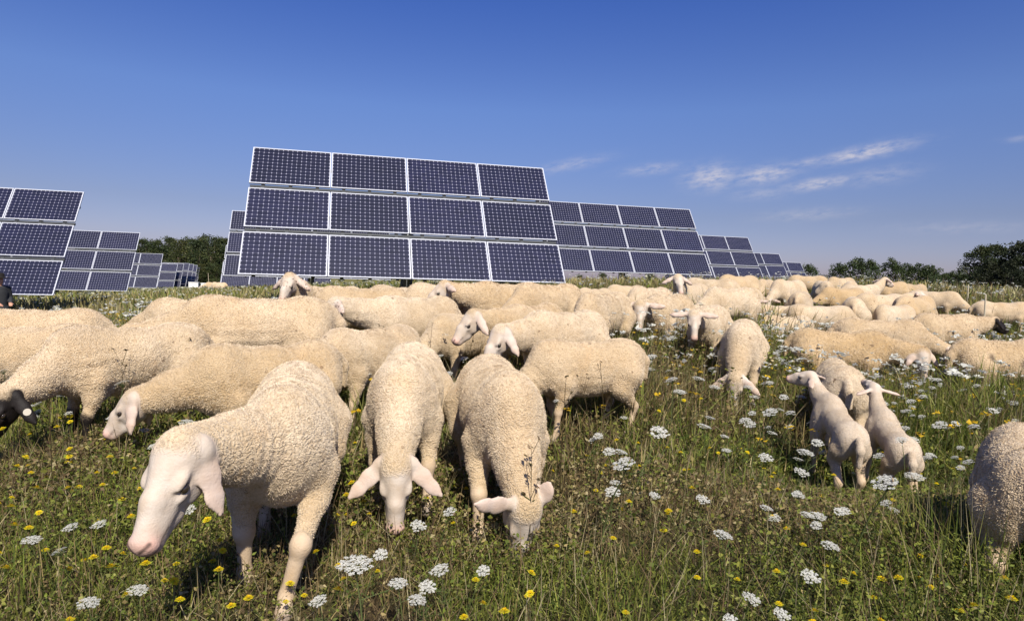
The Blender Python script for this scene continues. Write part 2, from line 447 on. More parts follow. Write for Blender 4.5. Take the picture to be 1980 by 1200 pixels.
def vnoise(P, seed):
    """value noise on points"""
    P = P + seed * 17.31; i = np.floor(P).astype(np.int64); f = P - i; f = f * f * (3 - 2 * f)
    def hsh(a):
        k = (a[:, 0] * 374761393 + a[:, 1] * 668265263 + a[:, 2] * 2147483647 + 1013904223) & 0xFFFFFFFF
        k = ((k ^ (k >> 13)) * 1274126177) & 0xFFFFFFFF
        return ((k ^ (k >> 16)) & 0xFFFF) / 65535.0
    out = 0
    for a in (0, 1):
        for b in (0, 1):
            for c in (0, 1):
                w = (f[:, 0] if a else 1 - f[:, 0]) * (f[:, 1] if b else 1 - f[:, 1]) * (f[:, 2] if c else 1 - f[:, 2])
                out = out + w * hsh(i + np.array([a, b, c]))
    return out - .5

def seg_d(V, a, b):
    ba = b - a; t = np.clip((V - a) @ ba / (ba @ ba), 0, 1); return np.linalg.norm(V - a - t[:, None] * ba, axis=1)

def sphere_q(c, r, nu=10, nv=8):
    V = []; Q = []
    for i in range(nv + 1):
        th = math.pi * (i + .02) / (nv + .04)
        for j in range(nu): V.append((math.sin(th) * math.cos(2 * math.pi * j / nu), math.sin(th) * math.sin(2 * math.pi * j / nu), math.cos(th)))
    for i in range(nv):
        for j in range(nu): Q.append((i * nu + j, (i + 1) * nu + j, (i + 1) * nu + (j + 1) % nu, i * nu + (j + 1) % nu))
    return np.array(V) * r + c, np.array(Q)

def fleece_mesh(V, Q, skin, dirt_shade, res, seed, lamb=False):
    """short strands standing in the shorn fleece: one thin triangle each"""
    r = np.random.default_rng(900 + seed)
    A, Bq, Cq, Dq = (V[Q[:, i]] for i in range(4))
    n = np.cross(Cq - A, Dq - Bq); ar = np.linalg.norm(n, axis=1) / 2; n = n / np.maximum(ar * 2, 1e-12)[:, None]
    sk = skin[Q].mean(1); wgt = ar * np.clip(1.3 - 2.6 * sk, 0, 1)
    num = 95000 if res < .008 else 36000 if res < .0105 else 16000
    L0, w0 = (.0066, .0012) if res < .008 else (.0085, .0019) if res < .0105 else (.011, .0030)
    if lamb: num, L0, w0 = 22000, .006, .0016
    f = r.choice(len(Q), num, p=wgt / wgt.sum())
    u, v = r.random((num, 1)), r.random((num, 1))
    P = (A[f] * (1 - u) + Bq[f] * u) * (1 - v) + (Dq[f] * (1 - u) + Cq[f] * u) * v
    N = n[f]
    # locks lean together: a smooth tangent field plus scatter
    fld = np.stack([vnoise(P * 38, seed + k) for k in (21, 22, 23)], 1) * 2.2 + r.normal(0, .38, (num, 3)) + np.array([-.12, 0, -.30])
    T = fld - (fld * N).sum(1, keepdims=True) * N
    d = N * .55 + T; d /= np.linalg.norm(d, axis=1, keepdims=True)
    sd = np.cross(d, N + r.normal(0, .25, (num, 3))); sd /= np.maximum(np.linalg.norm(sd, axis=1, keepdims=True), 1e-9)
    L = L0 * (.6 + .8 * r.random((num, 1))); w = w0 * (.6 + .8 * r.random((num, 1)))
    P = P - N * .001
    W = np.stack([P - sd * w, P + sd * w, P + d * L], 1).reshape(-1, 3)
    k = np.arange(num * 3)
    rep = lambda a_: np.repeat(a_[Q[f]].mean(1), 3)
    z = np.zeros(num * 3)
    return np_mesh('fleece', W, k, np.full(num, 3), False, [M['fibre']], attrs=dict(skin=z, pink=z, dark=z, leg=z, dirt_shade=rep(dirt_shade)))

SHEEP_CACHE = {}
XS = .94
def sheep_mesh(np_=-45, ny=0, hp=-70, hy=0, hr=0, droop=.5, back=.3, legs=(0, 0, 0, 0), ly=(0, 0, 0, 0), knee=0.0, bend=0.0, lamb=False, res=.012, seed=0, tail=True, nl=.40, wool_lump=1.0, fat=.86, roman=1.0, fold=0, marks=()):
    """one continuous animal. legs = fore/aft shift of the feet: front left, front right, hind left, hind right.
    np_, ny: neck pitch and yaw; hp, hy: head pitch and yaw (all degrees, yaw to the animal's left)"""
    key = (np_, ny, hp, hy, hr, droop, back, tuple(legs), tuple(ly), knee, fold, tuple(marks), bend, lamb, res, seed, tail, nl, fat)
    if key in SHEEP_CACHE: return SHEEP_CACHE[key]
    B = Blob()
    f = fat if not lamb else .74
    bx = lambda x: bend * x * x if x > 0 else bend * x * x * .5         # spine curve to the side
    if not lamb:
        B.ell((-.345, bx(-.345), .555), (.225, .185 * f, .180), k=.06)
        B.ell((-.07, 0, .515), (.34, .212 * f, .212), k=.06)
        B.ell((.19, bx(.19), .520), (.24, .172 * f, .212), k=.06)
        B.ell((.235, bx(.23), .635), (.16, .080 * f, .085), k=.07)
        B.ell((-.39, bx(-.39), .640), (.16, .115 * f, .085), k=.07)
    else:
        B.ell((-.34, 0, .575), (.19, .112, .125), k=.06)
        B.ell((-.06, 0, .560), (.31, .108, .125), k=.06)
        B.ell((.22, 0, .560), (.19, .112, .15), k=.06)
        B.ell((.235, 0, .64), (.14, .07, .09), k=.08)
    for s_ in (1, -1):
        B.ell((.215, bx(.215) + s_ * .125 * f, .465), (.105, .060, .165), nrm_axes((.18, 0, 1)), k=.05)
        B.ell((-.375, bx(-.375) + s_ * (.105 * f if not lamb else .062), .480 if not lamb else .525), (.150, .078, .190) if not lamb else (.115, .058, .135), nrm_axes((-.28, 0, 1)), k=.05)
    # legs
    lr = 1.0 if not lamb else .9
    for i, (s_, fr) in enumerate(((1, 1), (-1, 1), (1, 0), (-1, 0))):
        dx = legs[i]; y = s_ * (.125 if fr else .12) * (1 if not lamb else .75)
        if fr:
            kx = .235 + dx * .55 + (.02 if dx > .05 else 0) + (knee if i == 0 else 0); y0 = bx(.22) + y; w = ly[i]
            pts = [(.205, y0, .43), (.215 + dx * .22, y0 + w * .15, .34), (kx, y0 + w * .5, .225 + (knee * .3 if i == 0 else 0)), (.225 + dx * .92, y0 + w * .93, .075), (.245 + dx, y0 + w, .028)]
            B.chain(pts[:3], [.070 * (.8 if lamb else 1), .044, .031 * lr], .03, leg=1)
            B.chain(pts[2:4], [.0280 * lr, .0225 * lr], .02, leg=1, skin=1)
            B.ell(pts[2], (.031, .031, .040), k=.018, leg=1, skin=1)
            B.cone(pts[3], pts[4], .025 * lr, .028, .015, leg=1, skin=1)
        else:
            y0 = bx(-.38) + y
            pts = [(-.37, y0, .47), (-.315 + dx * .3, y0 * 1.06, .375), (-.455 + dx * .75, y0, .235), (-.425 + dx * .95, y0, .078), (-.40 + dx, y0, .028)]
            B.cone(pts[0], pts[1], .115 * (.60 if lamb else 1), .080 * (.58 if lamb else 1), .05, leg=1)
            B.cone(pts[1], pts[2], .070 * (.62 if lamb else 1), .031 * lr, .04, leg=1)
            B.ell(pts[2], (.033, .028, .042), k=.018, leg=1, skin=1)
            B.cone(pts[2], pts[3], .027 * lr, .022 * lr, .02, leg=1, skin=1)
            B.cone(pts[3], pts[4], .025 * lr, .028, .015, leg=1, skin=1)
        hx = Vector(pts[4]); B.ell((hx.x + .012, hx.y, .018), (.040, .030, .024), k=.012, hoof=1, skin=1)
    if tail:
        B.chain([(-.555, 0, .625), (-.605, 0, .56), (-.61, 0, .44)], [.042, .036, .026] if not lamb else [.03, .026, .02], .03)
    # neck
    ca, sa = math.cos(R(np_)), math.sin(R(np_)); cy, sy = math.cos(R(ny)), math.sin(R(ny))
    nd = np.array([ca * cy, ca * sy, sa]); L = nl if not lamb else nl * .8
    nb = np.array([.30, bx(.3), .575]); poll = nb + nd * L + np.array([.02, 0, .01])
    side_n = nrm(np.cross(nd, (0, 0, 1)))
    midp = nb * .5 + poll * .5 + np.array([0, 0, -.012])
    w0 = .150 if not lamb else .095; w1 = .104 if not lamb else .072; w2 = .080 if not lamb else .06
    B.cone(nb, midp, w0, w1, .07, flat=(side_n, .78)); B.cone(midp, poll, w1, w2, .05, flat=(side_n, .85))
    # head frame
    a, b = R(hp), R(ny + hy)
    h = np.array([math.cos(a) * math.cos(b), math.cos(a) * math.sin(b), math.sin(a)])
    u = np.array([-math.sin(a) * math.cos(b), -math.sin(a) * math.sin(b), math.cos(a)])
    s = np.cross(u, h)                                                   # animal's left
    if hr:
        c_, s2 = math.cos(R(hr)), math.sin(R(hr)); u, s = u * c_ + s * s2, s * c_ - u * s2
    z = 1.0 if not lamb else .82
    hp_ = lambda x, y, w: poll + z * (h * x + s * y + u * w)
    ax = np.array([h, s, u])
    B.ell(hp_(.040, 0, .004), np.array((.092, .062, .066)) * z, ax, .03, skin=1)                   # skull
    B.ell(hp_(.012, 0, .040), np.array((.060, .052, .032)) * z, ax, .03, skin=.75)                  # crown with wool
    B.cone(hp_(.075, 0, .006), hp_(.235, 0, -.010), .057 * z, .039 * z, .02, flat=(s, .88), skin=1)  # muzzle
    B.cone(hp_(.060, 0, .040), hp_(.150, 0, .036), .030 * z, .027 * z, .022, skin=1)              # arched nose bridge
    B.cone(hp_(.150, 0, .036), hp_(.238, 0, .008), .027 * z, .022 * z, .02, skin=1)
    B.cone(hp_(.050, 0, -.058), hp_(.150, 0, -.052), .036 * z, .026 * z, .022, skin=1)            # jaw
    B.cone(hp_(.150, 0, -.052), hp_(.228, 0, -.036), .026 * z, .022 * z, .018, skin=1, pink=.1)
    B.ell(hp_(.250, 0, -.002), np.array((.024, .039, .031)) * z, ax, .014, skin=1, pink=.75)
    B.ell(hp_(.243, 0, -.034), np.array((.022, .026, .015)) * z, ax, .009, skin=1, pink=.45)
    for q in (1, -1):
        B.ell(hp_(.082, q * .049, .033), np.array((.036, .019, .015)) * z, ax, .012, skin=1)          # brow
        B.ell(hp_(.105, q * .046, .000), np.array((.030, .014, .012)) * z, ax, .012, skin=1)          # lower lid and cheekbone
        B.ell(hp_(.060, q * .036, -.040), np.array((.058, .022, .036)) * z, ax, .025, skin=1)         # cheek
        B.ell(hp_(.252, q * .022, .008), np.array((.013, .014, .012)) * z, ax, .008, skin=1, pink=.8)
        e = nrm(s * q * max(.30, 1.15 - .75 * droop) - h * back + np.array([0, 0, -1.0]) * droop + u * .12)
        if fold and q == 1: e = nrm(-h * .9 + s * .22 + u * .35)
        base = hp_(-.026, q * .056, .018)
        wdir = h - (h @ e) * e
        wdir = nrm(wdir); tdir = np.cross(e, wdir)
        th = max(.0100, res * .95)
        fl = (tdir, max(.26, res * 1.05 / .021))
        el_ = .45 if (fold and q == 1) else 1.0
        ep = [base + e * t * el_ * z + wdir * o * z for t, o in ((.02, 0), (.085, .004), (.150, .002), (.195, -.004))]
        B.chain(ep[:3], [.024 * z, .034 * z, .027 * z], .012, flat=fl, skin=1, ear=1, pink=.16)
        B.cone(ep[2], ep[3], .027 * z, .012 * z, .012, flat=(tdir, max(.36, res * 1.05 / .016)), skin=1, ear=1, pink=.20)
        B.ell(base + e * .012, np.array((.034, .024, .020)) * z, np.array([e, wdir, tdir]), .016, skin=1)
    if res < .009:                                                         # nostrils, mouth and eye sockets are cut in
        for q in (1, -1):
            B.cone(hp_(.284, q * .011, .010), hp_(.254, q * .042, .030), .0060 * z, .0050 * z, .006, neg=1)
            B.cone(hp_(.285, q * .004, -.021), hp_(.268, q * .036, -.022), .0035 * z, .0035 * z, .006, neg=1)
            B.cone(hp_(.268, q * .036, -.022), hp_(.205, q * .050, -.024), .0035 * z, .0030 * z, .006, neg=1)
            B.ell(hp_(.098, q * .070, .012), np.array((.018, .012, .011)) * z, ax, .008, neg=1)
    V, Q = B.surface(res)
    Wt = B.weights(V)
    g = lambda k: Wt @ np.array([p[-1].get(k, 0.0) for p in B.p])
    skin = g('skin'); pink = g('pink'); hoof = g('hoof'); leg = g('leg'); ear = g('ear')
    # pockets that only colour can carry: nostrils, the mouth line, rims of the eyes
    dark = np.clip(hoof, 0, 1) * .8
    on = lambda p: V[np.argmin(((V - p) ** 2).sum(1))]
    eyes = []
    for q in (1, -1):
        def line(pts, wd, amt):
            p = [on(hp_(x, q * y, w)) for x, y, w in pts]
            dd = np.min([seg_d(V, p[i], p[i + 1]) for i in range(len(p) - 1)], 0)
            return np.clip(1.35 - dd / (max(wd * z, res * .55)), 0, 1) * amt
        dark = np.maximum(dark, line(((.276, .012, .012), (.252, .038, .026)), .0064, .9))
        dark = np.maximum(dark, line(((.284, .004, -.021), (.264, .038, -.018), (.195, .050, -.018)), .0050, .62))
        dark = np.maximum(dark, line(((.116, .060, .004), (.150, .056, -.018)), .0045, .16))
        rel = V - poll; xs = rel @ h / z; us = rel @ u / z; ss = rel @ s * q / z
        near = (np.abs(xs - .098) < .012) & (np.abs(us - .013) < .012) & (ss > 0) & (ss < .078) & (ear < .2)
        ec = hp_(.098, q * (np.median(ss[near]) if near.any() else .058), .013)
        ex_, eu = (V - ec) @ h / z, (V - ec) @ u / z
        dd = np.sqrt((ex_ / 1.5) ** 2 + eu ** 2 + ((V - ec) @ s / z / 1.6) ** 2)
        dark = np.maximum(dark, np.clip(1.5 - dd / max(.0105, res * .8), 0, 1) * .55)
        eyes.append(ec - s * q * .0030 * z + u * .001)
    for mx, my, mz, mr in marks:
        dd = np.linalg.norm((V - np.array([mx, my, mz])) * np.array([1, .5, 1]), axis=1) + .012 * vnoise(V * 30, seed + 15)
        dark = np.maximum(dark, np.clip(1.6 - dd / mr * 1.2, 0, 1) * .75)
    N = vnormals(V, Q)
    if not lamb:
        wl = np.clip(1 - skin, 0, 1) * wool_lump
        fold = np.sin(V[:, 2] * 95 + 5 * vnoise(V * 5, seed + 3)) * np.clip(vnoise(V * 3.5, seed + 9) * 2.2, 0, 1)
        V = V + N * (wl * (.014 * vnoise(V * 6, seed) + .0030 * vnoise(V * 22, seed + 1) + .0016 * vnoise(V * 55, seed + 2) + .0016 * fold))[:, None]
        # creases of the neck
        tn = np.clip(((V - nb) @ nd) / L, 0, 1); inn = np.clip(1 - np.abs(tn - .5) * 2.4, 0, 1) * wl
        V = V + N * (inn * .0016 * np.sin(((V - nb) @ nd) * 150 + 3 * vnoise(V * 8, seed + 5)))[:, None]
    dirt_shade = np.clip((.46 - V[:, 2]) / .22, 0, 1) * .55 + np.clip(vnoise(V * 4, seed + 7) * 1.2, 0, .35)  # soiling toward the underside, also painting the flanks' shade into the fleece
    skin0 = skin
    if lamb: skin = np.clip(skin + .55, 0, 1) * .9
    fibres = fleece_mesh(V, Q, skin0, dirt_shade, res, seed, lamb) if res < .0135 else None
    nv = len(V); mats = [0] * len(Q)
    VV, QQ = [V], [Q]
    for q in (1, -1):
        ev, eq = sphere_q(np.zeros(3), 1.0)
        ev = eyes[0 if q == 1 else 1] + ev[:, :1] * h * .0165 * z + ev[:, 1:2] * u * .0130 * z + ev[:, 2:] * s * .0125 * z
        VV.append(ev); QQ.append(eq + nv); nv += len(ev); mats += [1] * len(eq)
    V = np.concatenate(VV); Q = np.concatenate(QQ); pad = nv - len(skin)
    ex = lambda a: np.concatenate([a, np.zeros(pad)])
    me = np_mesh('sheep_body', V, Q.ravel(), np.full(len(Q), 4), True, [M['sheep'], M['eye']], mats,
                 dict(skin=ex(np.clip(skin, 0, 1)), pink=ex(np.clip(pink, 0, 1)), dark=ex(dark), dirt_shade=ex(dirt_shade), leg=ex(np.clip(leg, 0, 1))))
    info = dict(poll=poll, h=h, s=s, u=u, z=z, droop=droop, back=back)
    info['fibres'] = fibres
    SHEEP_CACHE[key] = (me, info); return me, info


def nrm_axes(zdir):
    w = nrm(zdir); v = np.array([0, 1.0, 0]); x = nrm(np.cross(v, w)); return np.array([x, v, w])

def put_sheep(label, px, py, yaw, scale=1.0, tan=.3, face=0.0, spots=0.0, loc=None, group='flock grazing in the meadow', name='sheep', cat='sheep', dz=0.0, hback=.735, depth=None, pitch=0.0, **pose):
    if loc is None:
        if depth is not None:
            d = ray(px, py); loc = (d.x * depth, depth)
        else: loc = at_ground(px, py, hback * scale)
    x, y = loc
    if 'res' not in pose:
        pose['res'] = .0075 if y < 3.6 else .010 if y < 6 else .013 if y < 9 else .016
    me, info = sheep_mesh(**pose)
    o = link(name, me, None, (x, y, g1(x, y) - .01 + dz), (0, -R(pitch), R(yaw)))
    o.scale = (scale * XS, scale, scale)
    o.color = (min(1.6, max(0, tan + ((pose.get('seed', 0) * 7 + int(px)) % 11 - 5) * .045)), face, spots, 1)
    set_props(o, label, cat, group)
    INFO[label] = info
    if info.get('fibres'):
        fo = link('fleece', info['fibres'], o); fo.color = o.color
    return o, info

INFO = {}
# ------------------------------------------------------------------ the flock
gp = dict  # shorthand for pose dictionaries
GRAZE = dict(np_=-48, hp=-72)
def build_flock():
    P = put_sheep
    # --- foreground
    P('nearest ewe, long pale face lowered toward the camera, long drooping ears, one foreleg stepping out', 560, 720, -76, 1.0, .12, loc=(-.83, 2.42),
      np_=4, ny=-33, hp=-52, hy=6, droop=1.5, back=0.22, legs=(.20, -.04, -.06, .10), res=.0048, seed=1, ly=(-.10, .0, 0, 0), knee=0.05)
    P('grazing sheep seen head-on with both ears spread wide, in the middle foreground', 790, 672, -86, 1.0, .25, depth=3.25, np_=-42, ny=2, hp=-78, hy=4, droop=0.75, back=.05, legs=(.05, -.05, .08, -.02), res=.007, seed=2)
    P('sheep grazing toward the camera with a wrinkled neck, its face buried in the grass', 968, 706, -80, 1.04, .10, depth=3.15, np_=-58, ny=8, hp=-102, hy=10, droop=0.3, back=0.5, legs=(-.04, .10, .0, .06), res=.007, seed=3, fold=1)
    P('tan fleeced sheep in profile grazing leftward behind the nearest ewe, white ear hanging', 505, 664, 227, 0.95, .75, depth=3.70, np_=-20, ny=-22, hp=-48, hy=-22, droop=1.3, back=.15, legs=(.04, -.08, .05, -.05), seed=4)
    P('black-faced sheep with a round white ear tag at the left edge', 236, 626, 236, 0.97, .30, 1.0, depth=3.83, np_=-30, ny=16, hp=-56, hy=0, droop=.9, legs=(.05, .0, .04, -.04), seed=5)
    P('cream sheep rising behind the black-faced sheep, its rump toward the panels', 45, 594, 206, 1.05, .22, depth=5.00, np_=-30, hp=-60, seed=6)
    P('tan-flanked sheep cut off by the left edge, lying behind the black-faced sheep', 20, 628, 208, 1.0, .55, depth=4.50, np_=-35, hp=-60, seed=7)
    P('broad cream sheep walking left with a yellow flower in front of its flank', 487, 570, 204, 1.1, .38, depth=4.65, np_=-15, hp=-50, legs=(.06, -.06, .05, -.05), seed=8)
    P('pale sheep of which only the long back shows, behind the cream sheep on the left', 375, 578, 184, 1.0, .12, depth=6.00, np_=-30, hp=-60, seed=9)
    P('cream sheep standing side-on with head hidden behind the head-on grazer', 709, 634, 238, 1.0, .18, depth=4.71, np_=-35, hp=-60, legs=(.05, -.05, .05, -.05), seed=10)
    P('sheep whose round cream rump shows just right of the head-on grazer', 890, 606, 236, .92, .25, depth=5.84, np_=-35, hp=-60, seed=11)
    P('smaller sheep in clear profile, belly and legs showing, behind the wrinkled-neck grazer', 1125, 655, 203, 0.88, .32, depth=4.31, np_=-46, hp=-66, legs=(.05, -.08, .02, .12), seed=12)
    # --- second rank
    P('sheep with a speckled white face looking over the backs below the big solar array', 639, 556, 248, 1.0, .5, 0, .9, depth=6.82, np_=34, hp=-50, hy=10, droop=.8, seed=13, ny=0)
    P('sheep with dark speckled muzzle, head hanging left among dense yellow flowers', 793, 574, 228, 1.05, .3, 0, .95, depth=5.95, np_=10, hp=-48, hy=-10, droop=.6, seed=14, ny=-20)
    P('tan back in the row directly under the lower left panels of the big array', 693, 550, 200, 0.92, .55, depth=6.20, np_=-30, hp=-60, seed=15)
    P('low cream back between two others in the row under the big array', 771, 552, 166, 0.9, .3, depth=7.41, np_=-30, hp=-60, seed=16)
    P('cream flank with two dark burrs beneath the middle of the big array', 852, 546, 212, 0.94, .35, depth=7.02, np_=-30, hp=-60, seed=17, marks=((.02, .17, .60, .028), (-.26, .16, .58, .028)))
    P('sheep with pinkish face held level and turned left, under the big array', 973, 548, 222, 1.05, .4, depth=7.00, np_=12, ny=-15, hp=-40, hy=-10, droop=.5, seed=18)
    P('smooth round rumped sheep at the lower right corner of the big array', 1054, 543, 222, 0.97, .35, depth=6.84, np_=-32, hp=-60, seed=19)
    P('white-faced sheep with brownish neck bending left over the flowers', 1025, 588, 240, 1.0, .45, depth=5.65, np_=8, hp=-48, hy=-12, droop=.9, seed=20, ny=-22)
    P('burr-covered sheep with its white face low, right behind the wrinkled-neck grazer', 1085, 598, 228, .97, .35, depth=4.95, np_=0, hp=-52, hy=-8, droop=1.0, seed=21, ny=0)
    P('high-rumped sheep walking left with one foreleg visible, right of the big array', 1163, 566, 236, 0.98, .3, depth=6.49, np_=-42, hp=-66, legs=(.1, -.06, .05, -.05), seed=22)
    P('sheep with long white face and flat ears looking straight at the camera', 1289, 572, 232, 1.05, .22, depth=7.53, np_=4, ny=4, hp=-62, hy=20, droop=.22, back=.1, seed=23)
    P('sheep with grey-white face and dark-edged ears, right of the long-faced one', 1372, 586, 240, .86, .28, 0, .15, depth=6.37, np_=8, ny=0, hp=-62, hy=20, droop=.25, back=.1, seed=24)
    P('big cream sheep side-on behind the two facing heads', 1410, 553, 212, 0.98, .22, depth=8.44, np_=-28, hp=-60, seed=25)
    P('sheep head-on with its left side in shadow, head down, alone in the flowers', 1436, 622, -113, .98, .22, depth=5.8, np_=-52, hp=-84, hy=-10, droop=0.8, legs=(.05, -.04, .05, 0), seed=26)
    P('sheep lifting its head above the far backs, facing the camera', 1335, 548, 232, 1.0, .2, np_=30, ny=12, hp=-50, hy=30, droop=.7, depth=9.60, seed=27)
    P('far tan back on the crest before the second array', 1369, 536, 150, 0.9, .4, np_=-30, hp=-60, depth=10.84, seed=15)
    P('far sheep with warm tan back on the crest', 1425, 530, 206, 0.92, .55, np_=-30, hp=-60, depth=11.40, seed=16)
    P('small pale sheep far left of the crest, seen over the high-rumped one', 1208, 551, 214, 0.88, .2, np_=-30, hp=-60, depth=10.68, seed=9)
    P('sheep half hidden in flowers between the big array and the second array', 1147, 556, 228, 0.86, .45, np_=-30, hp=-60, depth=9.88, seed=17)
    # --- right hand slope
    P('cream sheep grazing left at the foot of the far small arrays', 1522, 538, 216, 0.92, .3, np_=-40, hp=-66, depth=11.45, seed=28)
    P('white round-headed sheep facing the camera below the far small arrays', 1457, 560, 250, .9, .12, np_=-14, hp=-60, droop=.3, depth=10.70, seed=29)
    P('tiny tan sheep on the skyline beside the last array', 1558, 532, 160, 0.9, .5, np_=-35, hp=-60, depth=15.71, seed=30)
    P('tiny cream sheep on the skyline before the distant bushes', 1624, 536, 206, 0.9, .3, np_=-35, hp=-60, depth=15.35, seed=16)
    P('sheep raising a white head with a dark ear before the distant bushes', 1668, 549, 20, .95, .2, np_=38, hp=-20, droop=.5, depth=12.54, seed=31)
    P('dark brown sheep behind the white-rumped one', 1625, 556, 192, 0.92, 1.6, .7, np_=-30, hp=-60, depth=11.97, seed=15)
    P('tan sheep with dark brown head near the distant bushes', 1721, 543, 200, 0.9, .7, .9, np_=-20, hp=-55, depth=14.02, seed=32)
    P('grey-cream sheep with a small white head lifted on the right slope', 1710, 568, 12, 1.0, .35, np_=22, hp=-25, hy=-30, droop=.4, depth=10.94, seed=33)
    P('tan sheep grazing behind the tall white flowers on the right slope', 1774, 571, 30, 1.0, .6, np_=-40, hp=-66, depth=10.50, seed=34)
    P('sheep with white face bowed into a dark weed on the right slope', 1726, 588, -150, .9, .2, np_=-32, ny=30, hp=-55, hy=40, droop=.5, depth=9.73, seed=35)
    P('pale sheep heading downhill to the right, farthest up the right slope', 1812, 562, -40, 0.92, .2, np_=-36, hp=-60, depth=12.60, seed=36)
    P('cream sheep partly hidden by dry flowers at the far right edge', 1945, 583, -20, .95, .35, np_=-36, hp=-60, depth=11.80, seed=17)
    P('white-rumped sheep turned away behind a shaded bush on the right slope', 1651, 574, 64, 1.0, .12, np_=-40, hp=-60, depth=9.90, seed=37)
    P('sheep sunk in the flower field with only back and pink snout showing', 1593, 590, -16, .95, .45, np_=-30, hp=-50, droop=.7, depth=9.41, seed=38)
    P('yellowish sheep grazing right, pinkish muzzle touching the weeds', 1712, 615, -14, 1.0, .6, np_=-26, hp=-48, droop=.7, depth=7.40, legs=(.05, -.05, .05, -.05), seed=39)
    P('black-headed sheep with tan body facing right near the right edge', 1838, 606, 10, 1.0, .5, 1.0, np_=8, hp=-28, droop=.7, depth=8.60, seed=40)
    P('tan sheep in profile with white face turned to the camera, ears hanging like a moustache', 1636, 640, -16, 1.02, .85, depth=6.8, np_=-4, ny=-14, hp=-72, hy=-62, droop=.85, back=.05, legs=(.05, -.05, .04, .1), seed=41)
    P('sheep with two dark patches on its flank, cut off by the right edge', 1948, 655, 2, 1.0, .55, depth=6.33, np_=-34, hp=-60, legs=(.02, .1, -.12, .08), seed=42, marks=((-.30, -.15, .57, .04), (.06, -.16, .52, .055)))
    P('foreground sheep at the right edge, only its round rump in view', 1985, 838, 58, 0.82, .35, np_=-44, hp=-66, depth=2.50, res=.009, seed=43, tail=False, fold=1)
    P('white ewe standing over two lambs', 1622, 697, 72, .86, .02, np_=-38, ny=20, hp=-60, droop=.8, depth=4.95, res=.009, seed=44)
    P('left lamb reaching up to the white ewe, tail toward the camera', 1614, 800, 80, 0.74, .0, pitch=9, np_=40, ny=24, hp=-12, hy=35, droop=.5, lamb=True, legs=(.0, .04, -.03, .03), depth=4.05, name='lamb', cat='lamb', group='lambs suckling', hback=.7, res=.009, seed=45, dz=0.07)
    P('right lamb with one ear sticking out sideways, drinking from the white ewe', 1716, 832, 76, 0.7, .0, pitch=9, np_=45, ny=4, hp=5, hy=8, droop=.3, lamb=True, legs=(.0, .03, -.06, .02), depth=3.95, name='lamb', cat='lamb', group='lambs suckling', hback=.7, res=.009, seed=46, dz=0.07)
    P('cream sheep squeezed in between the long-faced one and the lifted head', 1255, 552, 226, .9, .15, np_=-30, hp=-60, depth=8.20, seed=60)
    P('sheep with its back to the camera just left of the white round-headed one', 1439, 556, 72, .9, .3, np_=-30, hp=-60, depth=9.51, seed=61)
    P('tan sheep nose-down on the crest right of the reddish back', 1480, 541, 236, .9, .7, np_=-36, hp=-60, depth=12.27, seed=62)
    P('small pale rump on the crest left of the tiny tan sheep', 1590, 543, 78, .9, .1, np_=-30, hp=-60, depth=13.50, seed=63)
    P('sheep seen from behind among tall white flowers below the last array', 1551, 563, 58, .9, .25, np_=-30, hp=-60, depth=10.52, seed=64)
    P('cream sheep turned toward the camera with nose in the flowers under the second array', 1125, 566, 250, .88, .2, .0, .3, np_=-26, hp=-62, droop=.6, depth=7.96, seed=65)
    P('sheep sunk to its back in the white flowers right of the round-headed one', 1518, 577, 12, .9, .5, np_=-30, hp=-60, depth=9.87, dz=-.10, seed=66)
    P('cream sheep deep in flowers, rump toward the shaded bush', 1516, 592, 196, .88, .2, np_=-34, hp=-60, depth=9.05, dz=-.14, seed=67)
    P('pale sheep grazing uphill between the dark brown one and the skyline', 1647, 543, 60, .88, .1, np_=-36, hp=-60, depth=13.64, seed=68)
    P('small tan sheep at the right end of the crest group', 1771, 549, 30, .85, .6, np_=-36, hp=-60, depth=14.50, seed=69)
build_flock()

def ear_tag():
    o = [k for k in bpy.data.objects if k.get('label', '').startswith('black-faced')][0]
    info = INFO[o['label']]; h, s, u, z, poll = (info[k] for k in ('h', 's', 'u', 'z', 'poll')); dr, q = info['droop'], 1
    e = nrm(s * q * max(.30, 1.15 - .75 * dr) - h * info['back'] + np.array([0, 0, -1.0]) * dr + u * .12)
    base = poll - h * .026 + s * q * .056 + u * .018
    w = nrm(h - (h @ e) * e); t = np.cross(e, w)
    to_cam = np.array((o.matrix_basis.inverted() @ Vector((0, 0, CAM_H)))[:])
    if t @ (to_cam - base) < 0: t = -t
    c = Vector(base + e * .125 + t * .017)
    b = MB(); b.tube([c, c + Vector(t) * .005], .019, 16)
    b.build('ear_tag', M['tag'], o)
ear_tag()
print('flock', round(time.time() - T0, 1), 's')
# ------------------------------------------------------------------ solar trackers
TILT, AZ = R(35.7), R(14.3)
PW, PH, PG = 2.04, 1.30, .164
def tracker_parts():
    gl = MB(); gl.box((0, 0, 0), (1.985, 1.247, .012)); cells = gl.mesh('solar_cells', M['cells'])
    fr = MB(); t = .027
    fr.box((0, PH / 2 - t / 2, 0), (PW, t, .045)); fr.box((0, -PH / 2 + t / 2, 0), (PW, t, .045))
    for s in (-1, 1): fr.box((s * (PW / 2 - t / 2), 0, 0), (t, PH - 2 * t - .001, .045))
    frame = fr.mesh('panel_frame', M['frame'])
    hh = 3 * PH + 2 * PG
    pu = MB(); pu.box((0, 0, 0), (.085, hh - .06, .09)); purlin = pu.mesh('purlin', M['steel'])
    be = MB(); be.box((0, 0, 0), (4 * (PW + .02) - .05, .070, .06)); beam = be.mesh('cross_beam', M['steel'])
    return cells, frame, purlin, beam
CELLS, FRAME, PURLIN, BEAM = tracker_parts()
